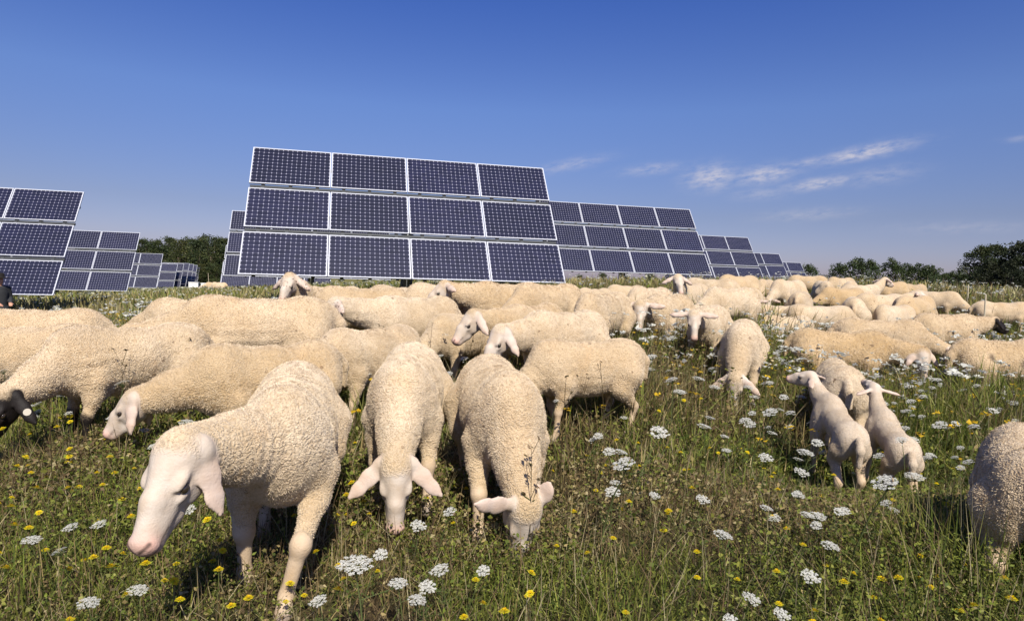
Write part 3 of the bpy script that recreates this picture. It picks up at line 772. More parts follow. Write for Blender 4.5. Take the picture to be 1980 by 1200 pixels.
def tracker(pos, label, detail=True):
    x, y, zc = pos; zc += CAM_H; g = g1(x, y)
    root = bpy.data.objects.new('solar_tracker', None); C.objects.link(root)
    root.location = (x, y, g); root.rotation_euler = (0, 0, AZ); root.empty_display_size = .5
    set_props(root, label, 'solar tracker', 'solar trackers standing in rows across the meadow')
    hc = zc - g; rx = math.pi / 2 - TILT
    U = Vector((0, math.sin(TILT), math.cos(TILT))); N = Vector((0, -math.cos(TILT), math.sin(TILT)))
    for c in range(4):
        for r in range(3):
            p = Vector(((c - 1.5) * (PW + .02), 0, hc)) + U * ((1 - r) * (PH + PG))
            o = link('solar_panel', CELLS, root, p, (rx, 0, 0))
            o.rotation_euler.x += random.gauss(0, .0012); o.rotation_euler.y += random.gauss(0, .0012)
            link('panel_frame', FRAME, o)
    if detail:
        for k in range(12):
            p = Vector(((k - 5.5) * (PW + .02) / 3, 0, hc)) - N * .085
            link('purlin', PURLIN, root, p, (rx, 0, 0))
    for v in (-1.9, -.5 * (PH + PG) - .045, -.5 * (PH + PG) + .045, .5 * (PH + PG) + .042, 1.5):
        p = Vector((0, 0, hc)) + U * v - N * .080
        link('cross_beam', BEAM, root, p, (rx, 0, 0))
    m = MB(); m.tube([(0, .25, -.3), (0, .25, hc - .12)], .17, 14); m.tube([(-.35, .25, hc - .10), (.35, .25, hc - .10)], .13, 12)
    m.build('mast', M['galv'], root, True)
def corner(px, py, dep, dz):
    d = ray(px, py); return (d.x * dep + 4.12 * math.cos(AZ), dep + 4.12 * math.sin(AZ), d.z * dep + dz)
TR = [((-2.87, 17.64, 1.57), 'big solar tracker with twelve blue panels, nearest, filling the middle above the flock'),
      ((5.47, 32.03, 2.05), 'solar tracker directly right of and behind the big one, all three rows showing'),
      ((14.57, 48.7, 1.85), 'third solar tracker to the right, two columns showing'),
      ((22.0, 60.8, 1.22), 'low solar tracker near the right skyline, before the last one'),
      ((30.5, 75.2, .92), 'last and lowest solar tracker on the right skyline'),
      ((-18.39, 20.06, .71), 'large solar tracker cut off by the left edge'),
      ((-26.13, 36.87, .22), 'solar tracker with two columns showing beside the one at the left edge'),
      ((-39.7, 64.57, -.49), 'hazy solar tracker between the left trackers and the dark wood'),
      ((-10.75, 34.5, 1.33), 'solar tracker peeping out left behind the big one'),
      (corner(431, 557, 51.3, 1.72), 'low solar tracker whose bottom row shows under the left end of the big one'),
      (corner(427, 506, 66.0, -1.72), 'far thin solar tracker edge left of the big one')]
for p, l in TR: tracker(p, l, p[1] < 40)
for i, (px, py, dep) in enumerate(((339.6, 510.5, 90), (352, 509.5, 92), (363, 509, 95), (371.5, 510.5, 98), (378.5, 512.5, 101), (383.5, 515.5, 105))):
    d = ray(px, py); z = d.z * dep
    ux = 4.12
    tracker((d.x * dep - ux * math.cos(AZ), dep - ux * math.sin(AZ), z - 1.72), ['far tracker right after the hazy one, its upper rows showing', 'far tracker, a narrow strip of grey panels before the wood', 'far tracker, third narrow strip before the wood', 'far tracker, fourth narrow strip before the wood', 'far tracker, last but one strip before the wood', 'far tracker, last narrow strip at the foot of the wood'][i], False)

# ------------------------------------------------------------------ meadow plants
def patch(x, y, f, s):
    P = np.stack([np.asarray(x) * f, np.asarray(y) * f, np.full(np.shape(x), s * 3.7)], -1)
    return vnoise(P, s) + .5 * vnoise(P * 2.3, s + 5)

def scatter(n, y0, y1, pw=1.0, margin=2.0, wide=.90, f=1.42):
    n = int(n * f)
    """points in the wedge in front of the camera"""
    u = rng.random(n); y = (y0 ** (pw + 1) + u * (y1 ** (pw + 1) - y0 ** (pw + 1))) ** (1 / (pw + 1))
    x = (rng.random(n) * 2 - 1) * (y * wide + margin)
    return x, y

def blades(x, y, h, w, col, lean=.5, curl=.6):
    n = len(x); z = gz(x, y) - .01
    ph = rng.random(n) * 2 * np.pi; ln = np.abs(rng.normal(0, lean, n)); tw = rng.random(n) * 2 * np.pi
    d = np.stack([np.cos(ph), np.sin(ph)], -1); sd = np.stack([np.cos(tw), np.sin(tw)], -1)
    V = np.zeros((n, 7, 3), np.float32)
    for k, (t, ww) in enumerate(((0, .8), (.4, 1.0), (.75, .7))):
        r = h * (ln * t * .7 + curl * ln * t * t)
        cx = np.stack([x + d[:, 0] * r, y + d[:, 1] * r, z + h * t / np.sqrt(1 + (ln * (.7 + curl)) ** 2 * .6)], -1)
        off = np.zeros((n, 3)); off[:, :2] = sd * (w * ww / 2)[:, None]
        V[:, 2 * k] = cx - off; V[:, 2 * k + 1] = cx + off
    r = h * ln * (.7 + curl)
    V[:, 6] = np.stack([x + d[:, 0] * r, y + d[:, 1] * r, z + h / np.sqrt(1 + (ln * (.7 + curl)) ** 2 * .6)], -1)
    i = (np.arange(n) * 7)[:, None]
    L = np.concatenate([i + np.array([0, 1, 3, 2]), i + np.array([2, 3, 5, 4]), i + np.array([4, 5, 6])], 1)
    sizes = np.tile([4, 4, 3], n)
    return V.reshape(-1, 3), L.ravel(), sizes, np.repeat(col, 7, 0)

def leaves(x, y, zz, size, col, flat=.6, flat2=1.0):
    n = len(x); c = np.stack([x, y, gz(x, y) + zz], -1)
    a = rng.normal(0, 1, (n, 3)); a[:, 2] *= flat; a /= np.linalg.norm(a, axis=1, keepdims=True)
    b = rng.normal(0, 1, (n, 3)); b[:, 2] *= flat2; b -= (b * a).sum(1, keepdims=True) * a; b /= np.linalg.norm(b, axis=1, keepdims=True)
    asp = (.17 + .24 * rng.random(n)) if flat2 > .5 else (.22 + .3 * rng.random(n))
    nn = np.cross(a, b)
    A = a * size[:, None]; Bv = b * (size * asp)[:, None]
    V = np.stack([c - A * .5, c + Bv - A * .05 + nn * (size * .08)[:, None], c + A * .5 - nn * (size * .18)[:, None], c - Bv - A * .05 + nn * (size * .08)[:, None]], 1)
    i = (np.arange(n) * 4)[:, None] + np.array([0, 1, 2, 3])
    return V.reshape(-1, 3), i.ravel(), np.full(n, 4), np.repeat(col, 4, 0)

class Stuff:
    def __init__(s): s.p = []
    def add(s, t): s.p.append(t)
    def build(s, name, mat, label, cat):
        off = 0; Ls = []
        for V, L, S, c in s.p: Ls.append(L + off); off += len(V)
        me = np_mesh(name, np.concatenate([p[0] for p in s.p]), np.concatenate(Ls), np.concatenate([p[2] for p in s.p]), False, [mat], colors=np.concatenate([p[3] for p in s.p]))
        return set_props(link(name, me), label, cat, kind='stuff')

def palette(n, x, y, greens, dries, f=1.1, s=2, bias=0.0, spread=.25):
    pa = np.clip(.5 + patch(x, y, f, s) * 1.5 + bias + rng.normal(0, spread, n), 0, 1)[:, None]
    g = np.array(greens)[rng.integers(0, len(greens), n)]; d = np.array(dries)[rng.integers(0, len(dries), n)]
    use = (rng.random((n, 1)) < pa)
    c = np.where(use, d, g); return c * (.68 + .78 * rng.random((n, 1)))
GREENS = [(.135, .150, .024), (.085, .112, .020), (.175, .180, .034), (.062, .085, .018), (.20, .205, .055), (.15, .185, .03)]
DRIES = [(.26, .20, .085), (.19, .14, .06), (.13, .09, .045), (.30, .25, .13), (.10, .070, .035), (.20, .18, .06)]
CLEAR = [(1.75, 2.1, .6, 2.3), (1.95, 3.75, .8, .25), (.4, 4.1, .7, .6)]           # grazed short round the lambs
def hmap(x, y):
    s = np.clip((y - 2.0) / 4.5, 0, 1); s = s * s * (3 - 2 * s)
    right = np.clip((x + .3) / 2.5, 0, 1) * np.clip((y - 2.2) / 2, 0, 1)
    k = np.ones_like(np.asarray(x, float))
    for cx, cy, r, f in CLEAR: k = k * (1 - (1 - f) * np.exp(-((x - cx) ** 2 + (y - cy) ** 2) / r ** 2))
    return (.125 + .17 * s + .05 * right) * k

def build_meadow():
    g = Stuff(); w = Stuff(); dd = Stuff()
    for n, y0, y1, ws, hs in ((62000, 1.2, 3.6, .0040, .92), (90000, 3.6, 8.0, .0065, 1.05), (75000, 8.0, 16.0, .013, 1.1)):
        x, y = scatter(n, y0, y1); keep = rng.random(len(x)) < np.clip(.75 + patch(x, y, 1.6, 3) * 1.3, .16, 1)
        x, y = x[keep], y[keep]; m = len(x)
        h = hmap(x, y) * hs * (.45 + .9 * rng.random(m) ** 1.5) * np.clip(1 + patch(x, y, .8, 8), .5, 1.6)
        g.add(blades(x, y, h, ws * (.6 + .8 * rng.random(m)), palette(m, x, y, GREENS, DRIES, bias=-.10), .6))
    x, y = scatter(90000, 16, 75); m = len(x)
    g.add(blades(x, y, (.22 + .3 * rng.random(m)), .03 + .0011 * y, palette(m, x, y, [(.16, .18, .045), (.12, .14, .035), (.20, .20, .06)], [(.32, .27, .12), (.25, .21, .08), (.36, .33, .17)], .35, 4, .0), .5))
    g.build('grass', M['leaf'], 'green and dry grass growing all over the meadow', 'grass')
    # broad little leaves of the weeds, from the soil up
    for n, y0, y1, sz in ((200000, 1.2, 3.6, .021), (170000, 3.6, 8.5, .030), (50000, 8.5, 16, .05)):
        x, y = scatter(n, y0, y1); keep = rng.random(len(x)) < np.clip(.6 + patch(x, y, 2.1, 12) * 1.5, .12, 1)
        x, y = x[keep], y[keep]; m = len(x)
        zz = hmap(x, y) * rng.random(m) ** 1.15 * 1.0 * np.clip(1 + patch(x, y, 1.2, 8), .4, 1.6)
        w.add(leaves(x, y, zz, sz * np.clip(y / 3.0, .62, 1) * (.4 + 1.1 * rng.random(m) ** 1.5), palette(m, x, y, GREENS, DRIES, bias=-.22)))
    # rosettes of broader leaves: plantain, young dock
    for q in range(170):
        cx, cy = scatter(2, 1.6, 6.5); cx, cy = cx[:1], cy[:1]; k = int(rng.integers(6, 13)); L = rng.uniform(.05, .11) * np.clip(float(cy[0]) / 3.2, .55, 1)
        an = rng.random(k) * 6.283; up = rng.uniform(.25, 1.0, k)
        base = np.stack([np.repeat(cx, k), np.repeat(cy, k), gz(np.repeat(cx, k), np.repeat(cy, k)) + .01], -1)
        d = np.stack([np.cos(an), np.sin(an), up * 1.1], -1); s = np.stack([-np.sin(an), np.cos(an), np.zeros(k)], -1)
        L_ = (L * rng.uniform(.6, 1.2, k))[:, None]; W_ = L_ * .16
        mid = base + d * L_ * .55; tip = base + d * L_ - np.array([0, 0, .25]) * L_
        V = np.stack([base, mid + s * W_, tip, mid - s * W_], 1).reshape(-1, 3)
        g_ = np.array([(.12, .165, .03), (.09, .13, .03), (.15, .18, .045)])[rng.integers(0, 3)] * rng.uniform(.7, 1.1)
        w.add((V, np.arange(4 * k), np.full(k, 4), np.tile(g_, (4 * k, 1))))
    w.build('meadow_weeds', M['leaf'], 'low leafy weeds and clover between the grass blades', 'weeds')
    # dead stems and straw
    for n, y0, y1, ws in ((9000, 1.2, 3.6, .0026), (11000, 3.6, 9, .0042), (9000, 9, 22, .008)):
        x, y = scatter(n, y0, y1); m = len(x)
        dd.add(blades(x, y, hmap(x, y) * (.5 + 1.5 * rng.random(m)), np.full(m, ws), np.array([(.22, .15, .075), (.30, .24, .13), (.13, .085, .045), (.36, .31, .18)])[rng.integers(0, 4, m)] * (.7 + .5 * rng.random((m, 1))), .75, .3))
    dd.build('dry_grass', M['leaf'], 'dead brown stems and straw tangled in the grass', 'dry grass')
build_meadow()
print('meadow', round(time.time() - T0, 1), 's')

# ------------------------------------------------------------------ flowers
def col_mesh(name, quads, cols, mat):
    V = np.array([v for q in quads for v in q]); S = np.array([len(q) for q in quads])
    return np_mesh(name, V, np.arange(len(V)), S, False, [mat], colors=np.repeat(np.array(cols), S, 0))

def tube_quads(pts, r0, r1, col, n=4):
    pts = [Vector(p) for p in pts]; Q = []; rings = []
    for i, p in enumerate(pts):
        t = (pts[min(i + 1, len(pts) - 1)] - pts[max(i - 1, 0)]).normalized()
        a = t.cross(Vector((.31, .95, .1))).normalized(); b = t.cross(a); r = r0 + (r1 - r0) * i / (len(pts) - 1)
        rings.append([p + (a * math.cos(k * 2 * math.pi / n) + b * math.sin(k * 2 * math.pi / n)) * r for k in range(n)])
    for i in range(len(pts) - 1):
        for k in range(n): Q.append([rings[i][k], rings[i][(k + 1) % n], rings[i + 1][(k + 1) % n], rings[i + 1][k]])
    return Q, [col] * len(Q)

def yellow_variant(seed, h):
    r = random.Random(seed); bx, by = r.uniform(-.06, .06), r.uniform(-.06, .06)
    pts = [(bx * t * t, by * t * t, h * t) for t in (0, .35, .7, 1)]
    Q, Cc = tube_quads(pts, .0017, .0012, (.13, .15, .04))
    Q2, C2 = tube_quads([pts[2], (pts[2][0] + r.uniform(-.03, .03), pts[2][1] + r.uniform(-.03, .03), h * .8)], .001, .0008, (.13, .15, .04)); Q += Q2; Cc += C2
    stem = (Q, Cc)
    rad = .0165; top = Vector((bx, by, h)); F = []; FC = []
    tilt = Matrix.Rotation(r.uniform(-.5, .5), 3, 'X') @ Matrix.Rotation(r.uniform(-.5, .5), 3, 'Y')
    def P(v): return top + tilt @ Vector(v)
    for layer, (n, ro, zz, cc) in enumerate(((18, 1.0, .003, (.84, .71, .03)), (14, .72, .007, (.84, .68, .025)), (9, .42, .010, (.80, .55, .010)))):
        for k in range(n):
            a = 2 * math.pi * (k + .5 * layer) / n + r.uniform(-.08, .08); w = math.pi / n * .8; rr = rad * ro * r.uniform(.85, 1.1)
            F.append([P((.1 * rr * math.cos(a), .1 * rr * math.sin(a), zz * .4)), P((.75 * rr * math.cos(a - w), .75 * rr * math.sin(a - w), zz)), P((rr * math.cos(a), rr * math.sin(a), zz * r.uniform(.6, 1.2))), P((.75 * rr * math.cos(a + w), .75 * rr * math.sin(a + w), zz))])
            FC.append(tuple(c * r.uniform(.85, 1.1) for c in cc))
    for k in range(6):                                                  # green bracts underneath
        a = 2 * math.pi * k / 6; F.append([P((0, 0, -.012)), P((.006 * math.cos(a - .5), .006 * math.sin(a - .5), -.004)), P((.007 * math.cos(a), .007 * math.sin(a), .001)), P((.006 * math.cos(a + .5), .006 * math.sin(a + .5), -.004))]); FC.append((.10, .13, .04))
    return stem, (F, FC)

def white_variant(seed, h, rad):
    r = random.Random(seed); bx, by = r.uniform(-.08, .08), r.uniform(-.08, .08)
    pts = [(bx * t * t, by * t * t, h * t) for t in (0, .4, .75, 1)]
    g = (.14, .17, .06)
    Q, Cc = tube_quads(pts, .003, .002, g)
    for k in range(7):                                                 # feathery leaves along the stem
        t = r.uniform(.1, .8); a = r.uniform(0, 6.28); L = r.uniform(.04, .09); base = Vector((bx * t * t, by * t * t, h * t))
        tip = base + Vector((math.cos(a) * L, math.sin(a) * L, r.uniform(0, .05)))
        q, c = tube_quads([base, tip], .0012, .0008, g, 3); Q += q; Cc += c
        for j in range(6):
            p = base.lerp(tip, .3 + .7 * j / 6); dv = Vector((r.uniform(-1, 1), r.uniform(-1, 1), r.uniform(-.2, .6))) * .018
            sdv = Vector((-dv.y, dv.x, 0)) * .25
            Q.append([p, p + dv * .6 + sdv, p + dv, p + dv * .6 - sdv]); Cc.append((.09, .13, .03))
    stem = [Q, Cc]
    top = Vector((bx, by, h)); F = []; FC = []
    tilt = Matrix.Rotation(r.uniform(-.15, .32), 3, 'X') @ Matrix.Rotation(r.uniform(-.4, .4), 3, 'Y')
    P = lambda v: top + tilt @ Vector(v)
    n = 34
    for k in range(n):
        rr = rad * math.sqrt((k + .5) / n) * r.uniform(.9, 1.08); a = k * 2.39996 + r.uniform(-.15, .15)
        zz = .028 + .010 * (1 - (rr / rad) ** 2) + r.uniform(-.003, .003) - (.012 if r.random() < .1 else 0)
        cc = Vector((rr * math.cos(a), rr * math.sin(a), zz))
        q, c = tube_quads([P((0, 0, 0)), P(cc * .98)], .0008, .0006, g, 3); Q += q; Cc += c
        ur = rad * r.uniform(.13, .20)
        for j in range(13):
            aa = j * 2.39996; ru = ur * math.sqrt((j + .4) / 13); fr = rad * r.uniform(.045, .07)
            o = cc + Vector((ru * math.cos(aa), ru * math.sin(aa), r.uniform(-.0015, .0025))); ta = r.uniform(0, 1.57)
            tz = r.uniform(-.22, .22) * fr; tz2 = r.uniform(-.22, .22) * fr
            F.append([P(o + Vector((fr * math.cos(ta), fr * math.sin(ta), tz))), P(o + Vector((-fr * math.sin(ta), fr * math.cos(ta), tz2))), P(o + Vector((-fr * math.cos(ta), -fr * math.sin(ta), -tz))), P(o + Vector((fr * math.sin(ta), -fr * math.cos(ta), -tz2)))])
            v = r.uniform(.85, 1.0); FC.append((.74 * v, .735 * v, .67 * v))
    return (Q, Cc), (F, FC)

YV = [yellow_variant(i, 1.0 * h) for i, h in enumerate((.13, .17, .21, .26, .32))]
WV = [white_variant(50 + i, h, rd) for i, (h, rd) in enumerate(((.24, .040), (.30, .046), (.36, .036), (.42, .042), (.50, .033)))]
YM = [(col_mesh('flower_stem', *s, M['petal']), col_mesh('flower_head', *f, M['petal'])) for s, f in YV]
WM = [(col_mesh('flower_stem', *s, M['petal']), col_mesh('umbel', *f, M['petal'])) for s, f in WV]
YS = [col_mesh('yellow_flower', s[0] + f[0], s[1] + f[1], M['petal']) for s, f in YV]
WS = [col_mesh('white_flower', s[0] + f[0], s[1] + f[1], M['petal']) for s, f in WV]
YH = (.13, .17, .21, .26, .32); WH = (.24, .30, .36, .42, .50)

def flower(kind, x, y, v, s, near):
    a = random.uniform(-.8, .8) if kind == 'w' else random.uniform(0, 6.28)   # the umbels turn to the sun
    two, one, nm, head = (YM, YS, 'yellow_flower', 'flower_head') if kind == 'y' else (WM, WS, 'white_flower', 'umbel')
    loc = (x, y, g1(x, y) - .005)
    if near:
        o = link(nm, two[v][0], None, loc, (0, 0, a)); link(head, two[v][1], o)
    else: o = link(nm, one[v], None, loc, (0, 0, a))
    o.scale = (s,) * 3
    if kind == 'y': set_props(o, 'small yellow composite flower on a thin stem in the grass', 'flower', 'yellow flowers scattered in the meadow')
    else: set_props(o, 'flat white lacy umbel flower on a green stem in the meadow', 'flower', 'white umbel flowers scattered in the meadow')

WHITE = [(710,1112,80),(698,1070,40),(865,1100,45),(900,1098,28),(783,1136,32),(825,1128,45),(822,1160,30),(803,1015,40),(630,1160,35),(285,1145,30),(192,1165,30),(1208,878,35),(1165,893,45),(1222,842,40),(1145,873,30),(1150,855,25),(1130,843,25),(1183,952,38),(1258,957,28),(1200,938,20),(1350,965,34),(1410,1040,50),(1435,1153,44),(1500,1183,40),(1620,1060,48),(1545,858,30),(1536,915,35),(1555,962,35),(1885,898,44),(1650,925,50),(1300,742,30),(1360,738,30),(1325,765,30),(1270,697,26),(1265,718,24),(1190,757,20),(1455,797,30),(1413,875,22),(1408,846,25),(1780,820,30),(1810,885,20),(1505,715,18),(1280,657,22),(1293,693,20),(685,727,25),(980,940,30),(140,1052,20),(205,1012,28),(1405,1195,35),(845,985,35),(1960,1190,25),(1500,1000,20),(1515,950,25),(1600,985,25),(1690,965,22),(1730,640,18),(1570,1000,22),(1545,1010,25),(1490,985,20),(1715,985,20),(940,600,10),(1590,990,20)]
YELLOW = [(140,712),(243,713),(288,720),(245,770),(140,800),(130,797),(148,810),(138,820),(22,825),(212,810),(165,775),(205,775),(250,813),(318,801),(385,812),(345,830),(95,880),(125,887),(195,888),(112,940),(180,937),(200,918),(220,927),(222,1000),(245,970),(185,1068),(212,1077),(170,1088),(258,1103),(295,1120),(340,1108),(342,1135),(420,1111),(350,1090),(423,1180),(595,1122),(625,1083),(627,1045),(520,1150),(940,1167),(977,1169),(1090,990),(1223,983),(1270,1030),(1325,991),(1340,1098),(1410,1105),(1230,1170),(983,1137),(1440,870),(915,842),(885,930),(1500,1020),(1535,1053),(1600,1097),(1697,1100),(1735,960),(1762,990),(1805,897),(1825,900),(1817,945),(1745,1065),(1835,1040),(1875,1082),(1785,1098),(1680,1120),(1668,1135),(1667,1155),(1738,1125),(1757,1123),(1774,1123),(1525,1115),(1517,1150),(1527,1180),(1948,1168),(1940,1130),(1900,1150),(1290,865),(1270,790),(1365,770),(1325,770),(1060,1060),(1140,1050),(1170,1025),(1010,1000),(60,905),(40,960),(75,1010),(110,1060),(320,1060),(280,1080),(890,950),(930,970),(1240,860),(1235,905),(560,1090),(660,1000),(400,1090),(690,905),(870,930),(310,1150),(1620,1180),(1850,1190)]

def bodies_clear(x, y):
    return True

def build_flowers():
    ind_w, ind_y = [], []
    for px, py, wd in WHITE:
        v = random.choice((0, 1, 2) if py > 900 else (1, 2, 3))
        x, y = at_ground(px, py, WH[v]); s = 1.0
        rad = (.040, .046, .036, .042, .033)[v]; s = min(1.2, max(.6, wd / F_PX * y / (2 * rad * 1.2)))
        x, y = at_ground(px, py, WH[v] * s); ind_w.append((x, y, v, s))
    for px, py in YELLOW:
        v = random.choice((0, 0, 1, 1, 2) if py > 850 else (1, 2, 3)); s = random.uniform(.8, 1.15)
        x, y = at_ground(px, py, YH[v] * s); ind_y.append((x, y, v, s))
    # the rest, thickest on the right slope, under the arrays and along the crest
    def pool(n, y0, y1, dens):
        x, y = scatter(n, y0, y1, 1.0, .5, .82, 1.05); k = rng.random(len(x)) < dens(x, y); return x[k], y[k]
    dw = lambda x, y: np.clip(.10 + .75 * np.clip((x - .2) / 2.0, 0, 1) * np.clip((y - 2.6) / 3, 0, 1) + .5 * (y > 9) + .5 * ((y > 5) & (x > .3 * y)) + patch(x, y, .9, 21) * .9, .015, 1) * np.where(y < 3.4, .25, 1)
    dy = lambda x, y: np.clip(.50 + patch(x, y, 1.0, 31) * 1.2 + .2 * (x < -1), .05, 1)
    x, y = pool(3600, 2.0, 9.5, dw); o = np.argsort(y)
    rest_w = [(x[i], y[i]) for i in o]
    x, y = pool(2100, 1.7, 10, dy); o = np.argsort(y); rest_y = [(x[i], y[i]) for i in o]
    cw = 298 - len(ind_w); cy = 298 - len(ind_y)
    for q in rest_w[:cw]: ind_w.append((q[0], q[1], random.choice((1, 2, 3, 4) if q[1] > 3.4 else (0, 1)), random.uniform(.55, .95)))
    for q in rest_y[:cy]: ind_y.append((q[0], q[1], random.choice((1, 2, 3, 4) if q[1] > 4 else (0, 1, 2)), random.uniform(.7, 1.05)))
    for q in ind_w: flower('w', *q, q[1] < 3.6)
    for q in ind_y: flower('y', *q, q[1] < 3.0)
    # far masses: simple clusters
    def mass(pts, name, col, rr, hh, label, n=5):
        st = Stuff(); pts = np.array(pts); k = np.repeat(np.arange(len(pts)), n)
        R0 = rr * (.6 + .8 * rng.random(len(pts)))
        x = pts[k, 0] + rng.normal(0, .45, len(k)) * R0[k]; y = pts[k, 1] + rng.normal(0, .45, len(k)) * R0[k]
        H = hh * (.6 + .7 * rng.random(len(pts)))
        st.add(leaves(x, y, H[k] + rng.normal(0, .15, len(k)) * R0[k], R0[k] * (.7 + .5 * rng.random(len(k))), np.tile(np.array(col), (len(k), 1)) * (.8 + .3 * rng.random((len(k), 1))), .2, .2))
        m = len(pts); st.add(blades(pts[:, 0], pts[:, 1], H * 1.0, np.full(m, .006), np.tile(np.array([.13, .14, .05]), (m, 1)), .05, .1))
        st.build(name, M['petal'], label, 'flowers')
    xw, yw = pool(2600, 9.5, 26, lambda x, y: np.clip(.5 + patch(x, y, .5, 41) * 1.3, .08, 1))
    xf, yf = pool(5200, 26, 70, lambda x, y: np.clip(.55 + patch(x, y, .25, 43), .1, 1))
    pts = rest_w[cw:] + list(zip(xw, yw))
    mass(pts, 'white_wildflowers', (.74, .74, .66), .040, .44, 'white umbel flowers massed in the farther meadow', 7)
    mass(list(zip(xf, yf)), 'pale_wildflowers', (.60, .60, .44), .13, .36, 'pale blossoms speckling the meadow below the arrays', 5)
    xy, yy = pool(1500, 10, 30, dy)
    mass(rest_y[cy:] + list(zip(xy, yy)), 'yellow_wildflowers', (.70, .47, .03), .028, .34, 'yellow flowers in the farther meadow', 5)
build_flowers()

# tall dry stalks with seed heads that stand up in front of the fleeces
def stalk_mesh(seed, h):
    r = random.Random(seed); Q = []; Cc = []; col = (.10, .075, .035)
    bx, by = r.uniform(-.1, .1), r.uniform(-.1, .1)
    pt = lambda t: Vector((bx * t * t, by * t * t, h * t))
    q, c = tube_quads([pt(t) for t in (0, .3, .6, .85, 1)], .0026, .0012, col); Q += q; Cc += c
    for k in range(r.randint(5, 9)):
        t = r.uniform(.45, 1); b = pt(t); a = r.uniform(0, 6.28); L = r.uniform(.02, .09)
        e = b + Vector((math.cos(a) * L * .5, math.sin(a) * L * .5, L))
        q, c = tube_quads([b, e], .0012, .0009, col, 3); Q += q; Cc += c
        for j in range(4):
            o = e + Vector((r.uniform(-1, 1), r.uniform(-1, 1), r.uniform(-1, 1))) * .006; s = r.uniform(.004, .008)
            Q.append([o + Vector((s, 0, 0)), o + Vector((0, s, s * .4)), o + Vector((-s, 0, s * 1.2)), o + Vector((0, -s, s * .5))]); Cc.append(r.choice(((.08, .05, .03), (.16, .11, .05), (.11, .10, .04))))
    for k in range(8):
        t = r.uniform(.05, .6); b = pt(t); d = Vector((r.uniform(-1, 1), r.uniform(-1, 1), r.uniform(0, .7))) * r.uniform(.02, .05); sd = Vector((-d.y, d.x, 0)) * .22
        Q.append([b, b + d * .5 + sd, b + d, b + d * .5 - sd]); Cc.append((.10, .11, .035))
    return col_mesh('dry_stalk', Q, Cc, M['petal'])
SM = [stalk_mesh(80 + i, h) for i, h in enumerate((.40, .48, .55, .62, .70))]
STALKS = [(205,590),(275,625),(330,640),(355,655),(425,605),(470,620),(660,690),(735,640),(742,660),(830,625),(975,800),(1030,870),(1150,745),(1175,700),(1090,720),(1385,640),(1300,560),(1240,600),(1715,610),(1720,640),(1620,720),(1590,700),(660,600),(720,590),(800,590),(610,600),(1500,560),(1560,580),(1680,640),(1780,600),(1880,640),(100,780),(240,690),(1210,640),(900,620)]
for i, (px, py) in enumerate(STALKS):
    v = i % 5; h = (.40, .48, .55, .62, .70)[v]
    x, y = at_ground(px, py, h)
    o = link('dry_stalk', SM[v], None, (x, y, g1(x, y) - .01), (0, 0, random.uniform(0, 6.28)))
    set_props(o, 'tall thin dry stalk with dark seed heads among the flock', 'weed', 'dry stalks standing between the sheep')
print('flowers', round(time.time() - T0, 1), 's')

# ------------------------------------------------------------------ trees
def tree_meshes(seed, h, wd, base=.12, nc=70, leaf=.34, col=(.040, .058, .018), n=62):
    r = np.random.default_rng(seed); rr = random.Random(seed)
    b = MB(); b.tube([(0, 0, -.4), (.03 * h * .2, 0, h * .25), (rr.uniform(-.2, .2), rr.uniform(-.2, .2), h * .62)], [.035 * h, .026 * h, .010 * h], 8)
    cs = []
    for k in range(nc):
        t = r.random(); a = r.random() * 6.283
        z = h * (base + (1 - base) * t)
        prof = wd / 2 * (math.sin(math.pi * min(1, .18 + .80 * t)) ** .65) * (.75 + .5 * r.random())
        q = math.sqrt(r.random()) * .95
        cs.append((prof * q * math.cos(a), prof * q * math.sin(a), z - .03 * h * r.random()))
    for k in range(6):
        c = cs[k * 7]; b.tube([(0, 0, h * (.2 + .06 * k)), (c[0] * .5, c[1] * .5, (c[2] + h * .3) / 2), c], [.012 * h, .008 * h, .004 * h], 5)
    cs = np.array(cs); k = np.repeat(np.arange(nc), n); rad = wd * (.09 + .07 * r.random(nc))
    P = r.normal(0, 1, (nc * n, 3)); P /= np.linalg.norm(P, axis=1, keepdims=True); P *= (r.random((nc * n, 1)) ** .45) * rad[k][:, None]; P[:, 2] *= .75
    c = cs[k] + P; m = len(c)
    a = r.normal(0, 1, (m, 3)); a /= np.linalg.norm(a, axis=1, keepdims=True); d = r.normal(0, 1, (m, 3)); d -= (d * a).sum(1, keepdims=True) * a; d /= np.linalg.norm(d, axis=1, keepdims=True)
    s = leaf * (.5 + .8 * r.random((m, 1)))
    V = np.stack([c - a * s * .5, c + d * s * .32, c + a * s * .5, c - d * s * .32], 1).reshape(-1, 3)
    tone = (.6 + .8 * r.random(nc))[k][:, None] * (.8 + .4 * r.random((m, 1)))
    hue = np.where(r.random(nc) < .3, 1.0, 0.0)[k][:, None]
    cc = np.array(col) * tone * (1 + hue * np.array([.45, .25, .1]))
    L = np.arange(m * 4); crown = np_mesh('crown', V, L, np.full(m, 4), False, [M['tree_leaf']], colors=np.repeat(cc, 4, 0))
    return b.mesh('tree_trunk', M['bark'], True), crown
def tree(meshes, px, dep, scale, label, group, name='tree', x=None, ztop=None, hgt=None):
    if x is None: x = ray(px, 540).x * dep
    z = g1(x, dep)
    o = link(name, meshes[0], None, (x, dep, z), (0, 0, random.uniform(0, 6.28)))
    if ztop is not None:
        ty = ray(px, ztop).z * dep + CAM_H; scale = max(.3, (ty - z) / hgt)
    o.scale = (scale * random.uniform(.92, 1.1), scale * random.uniform(.92, 1.1), scale)
    link('crown', meshes[1], o); set_props(o, label, 'tree', group); return o
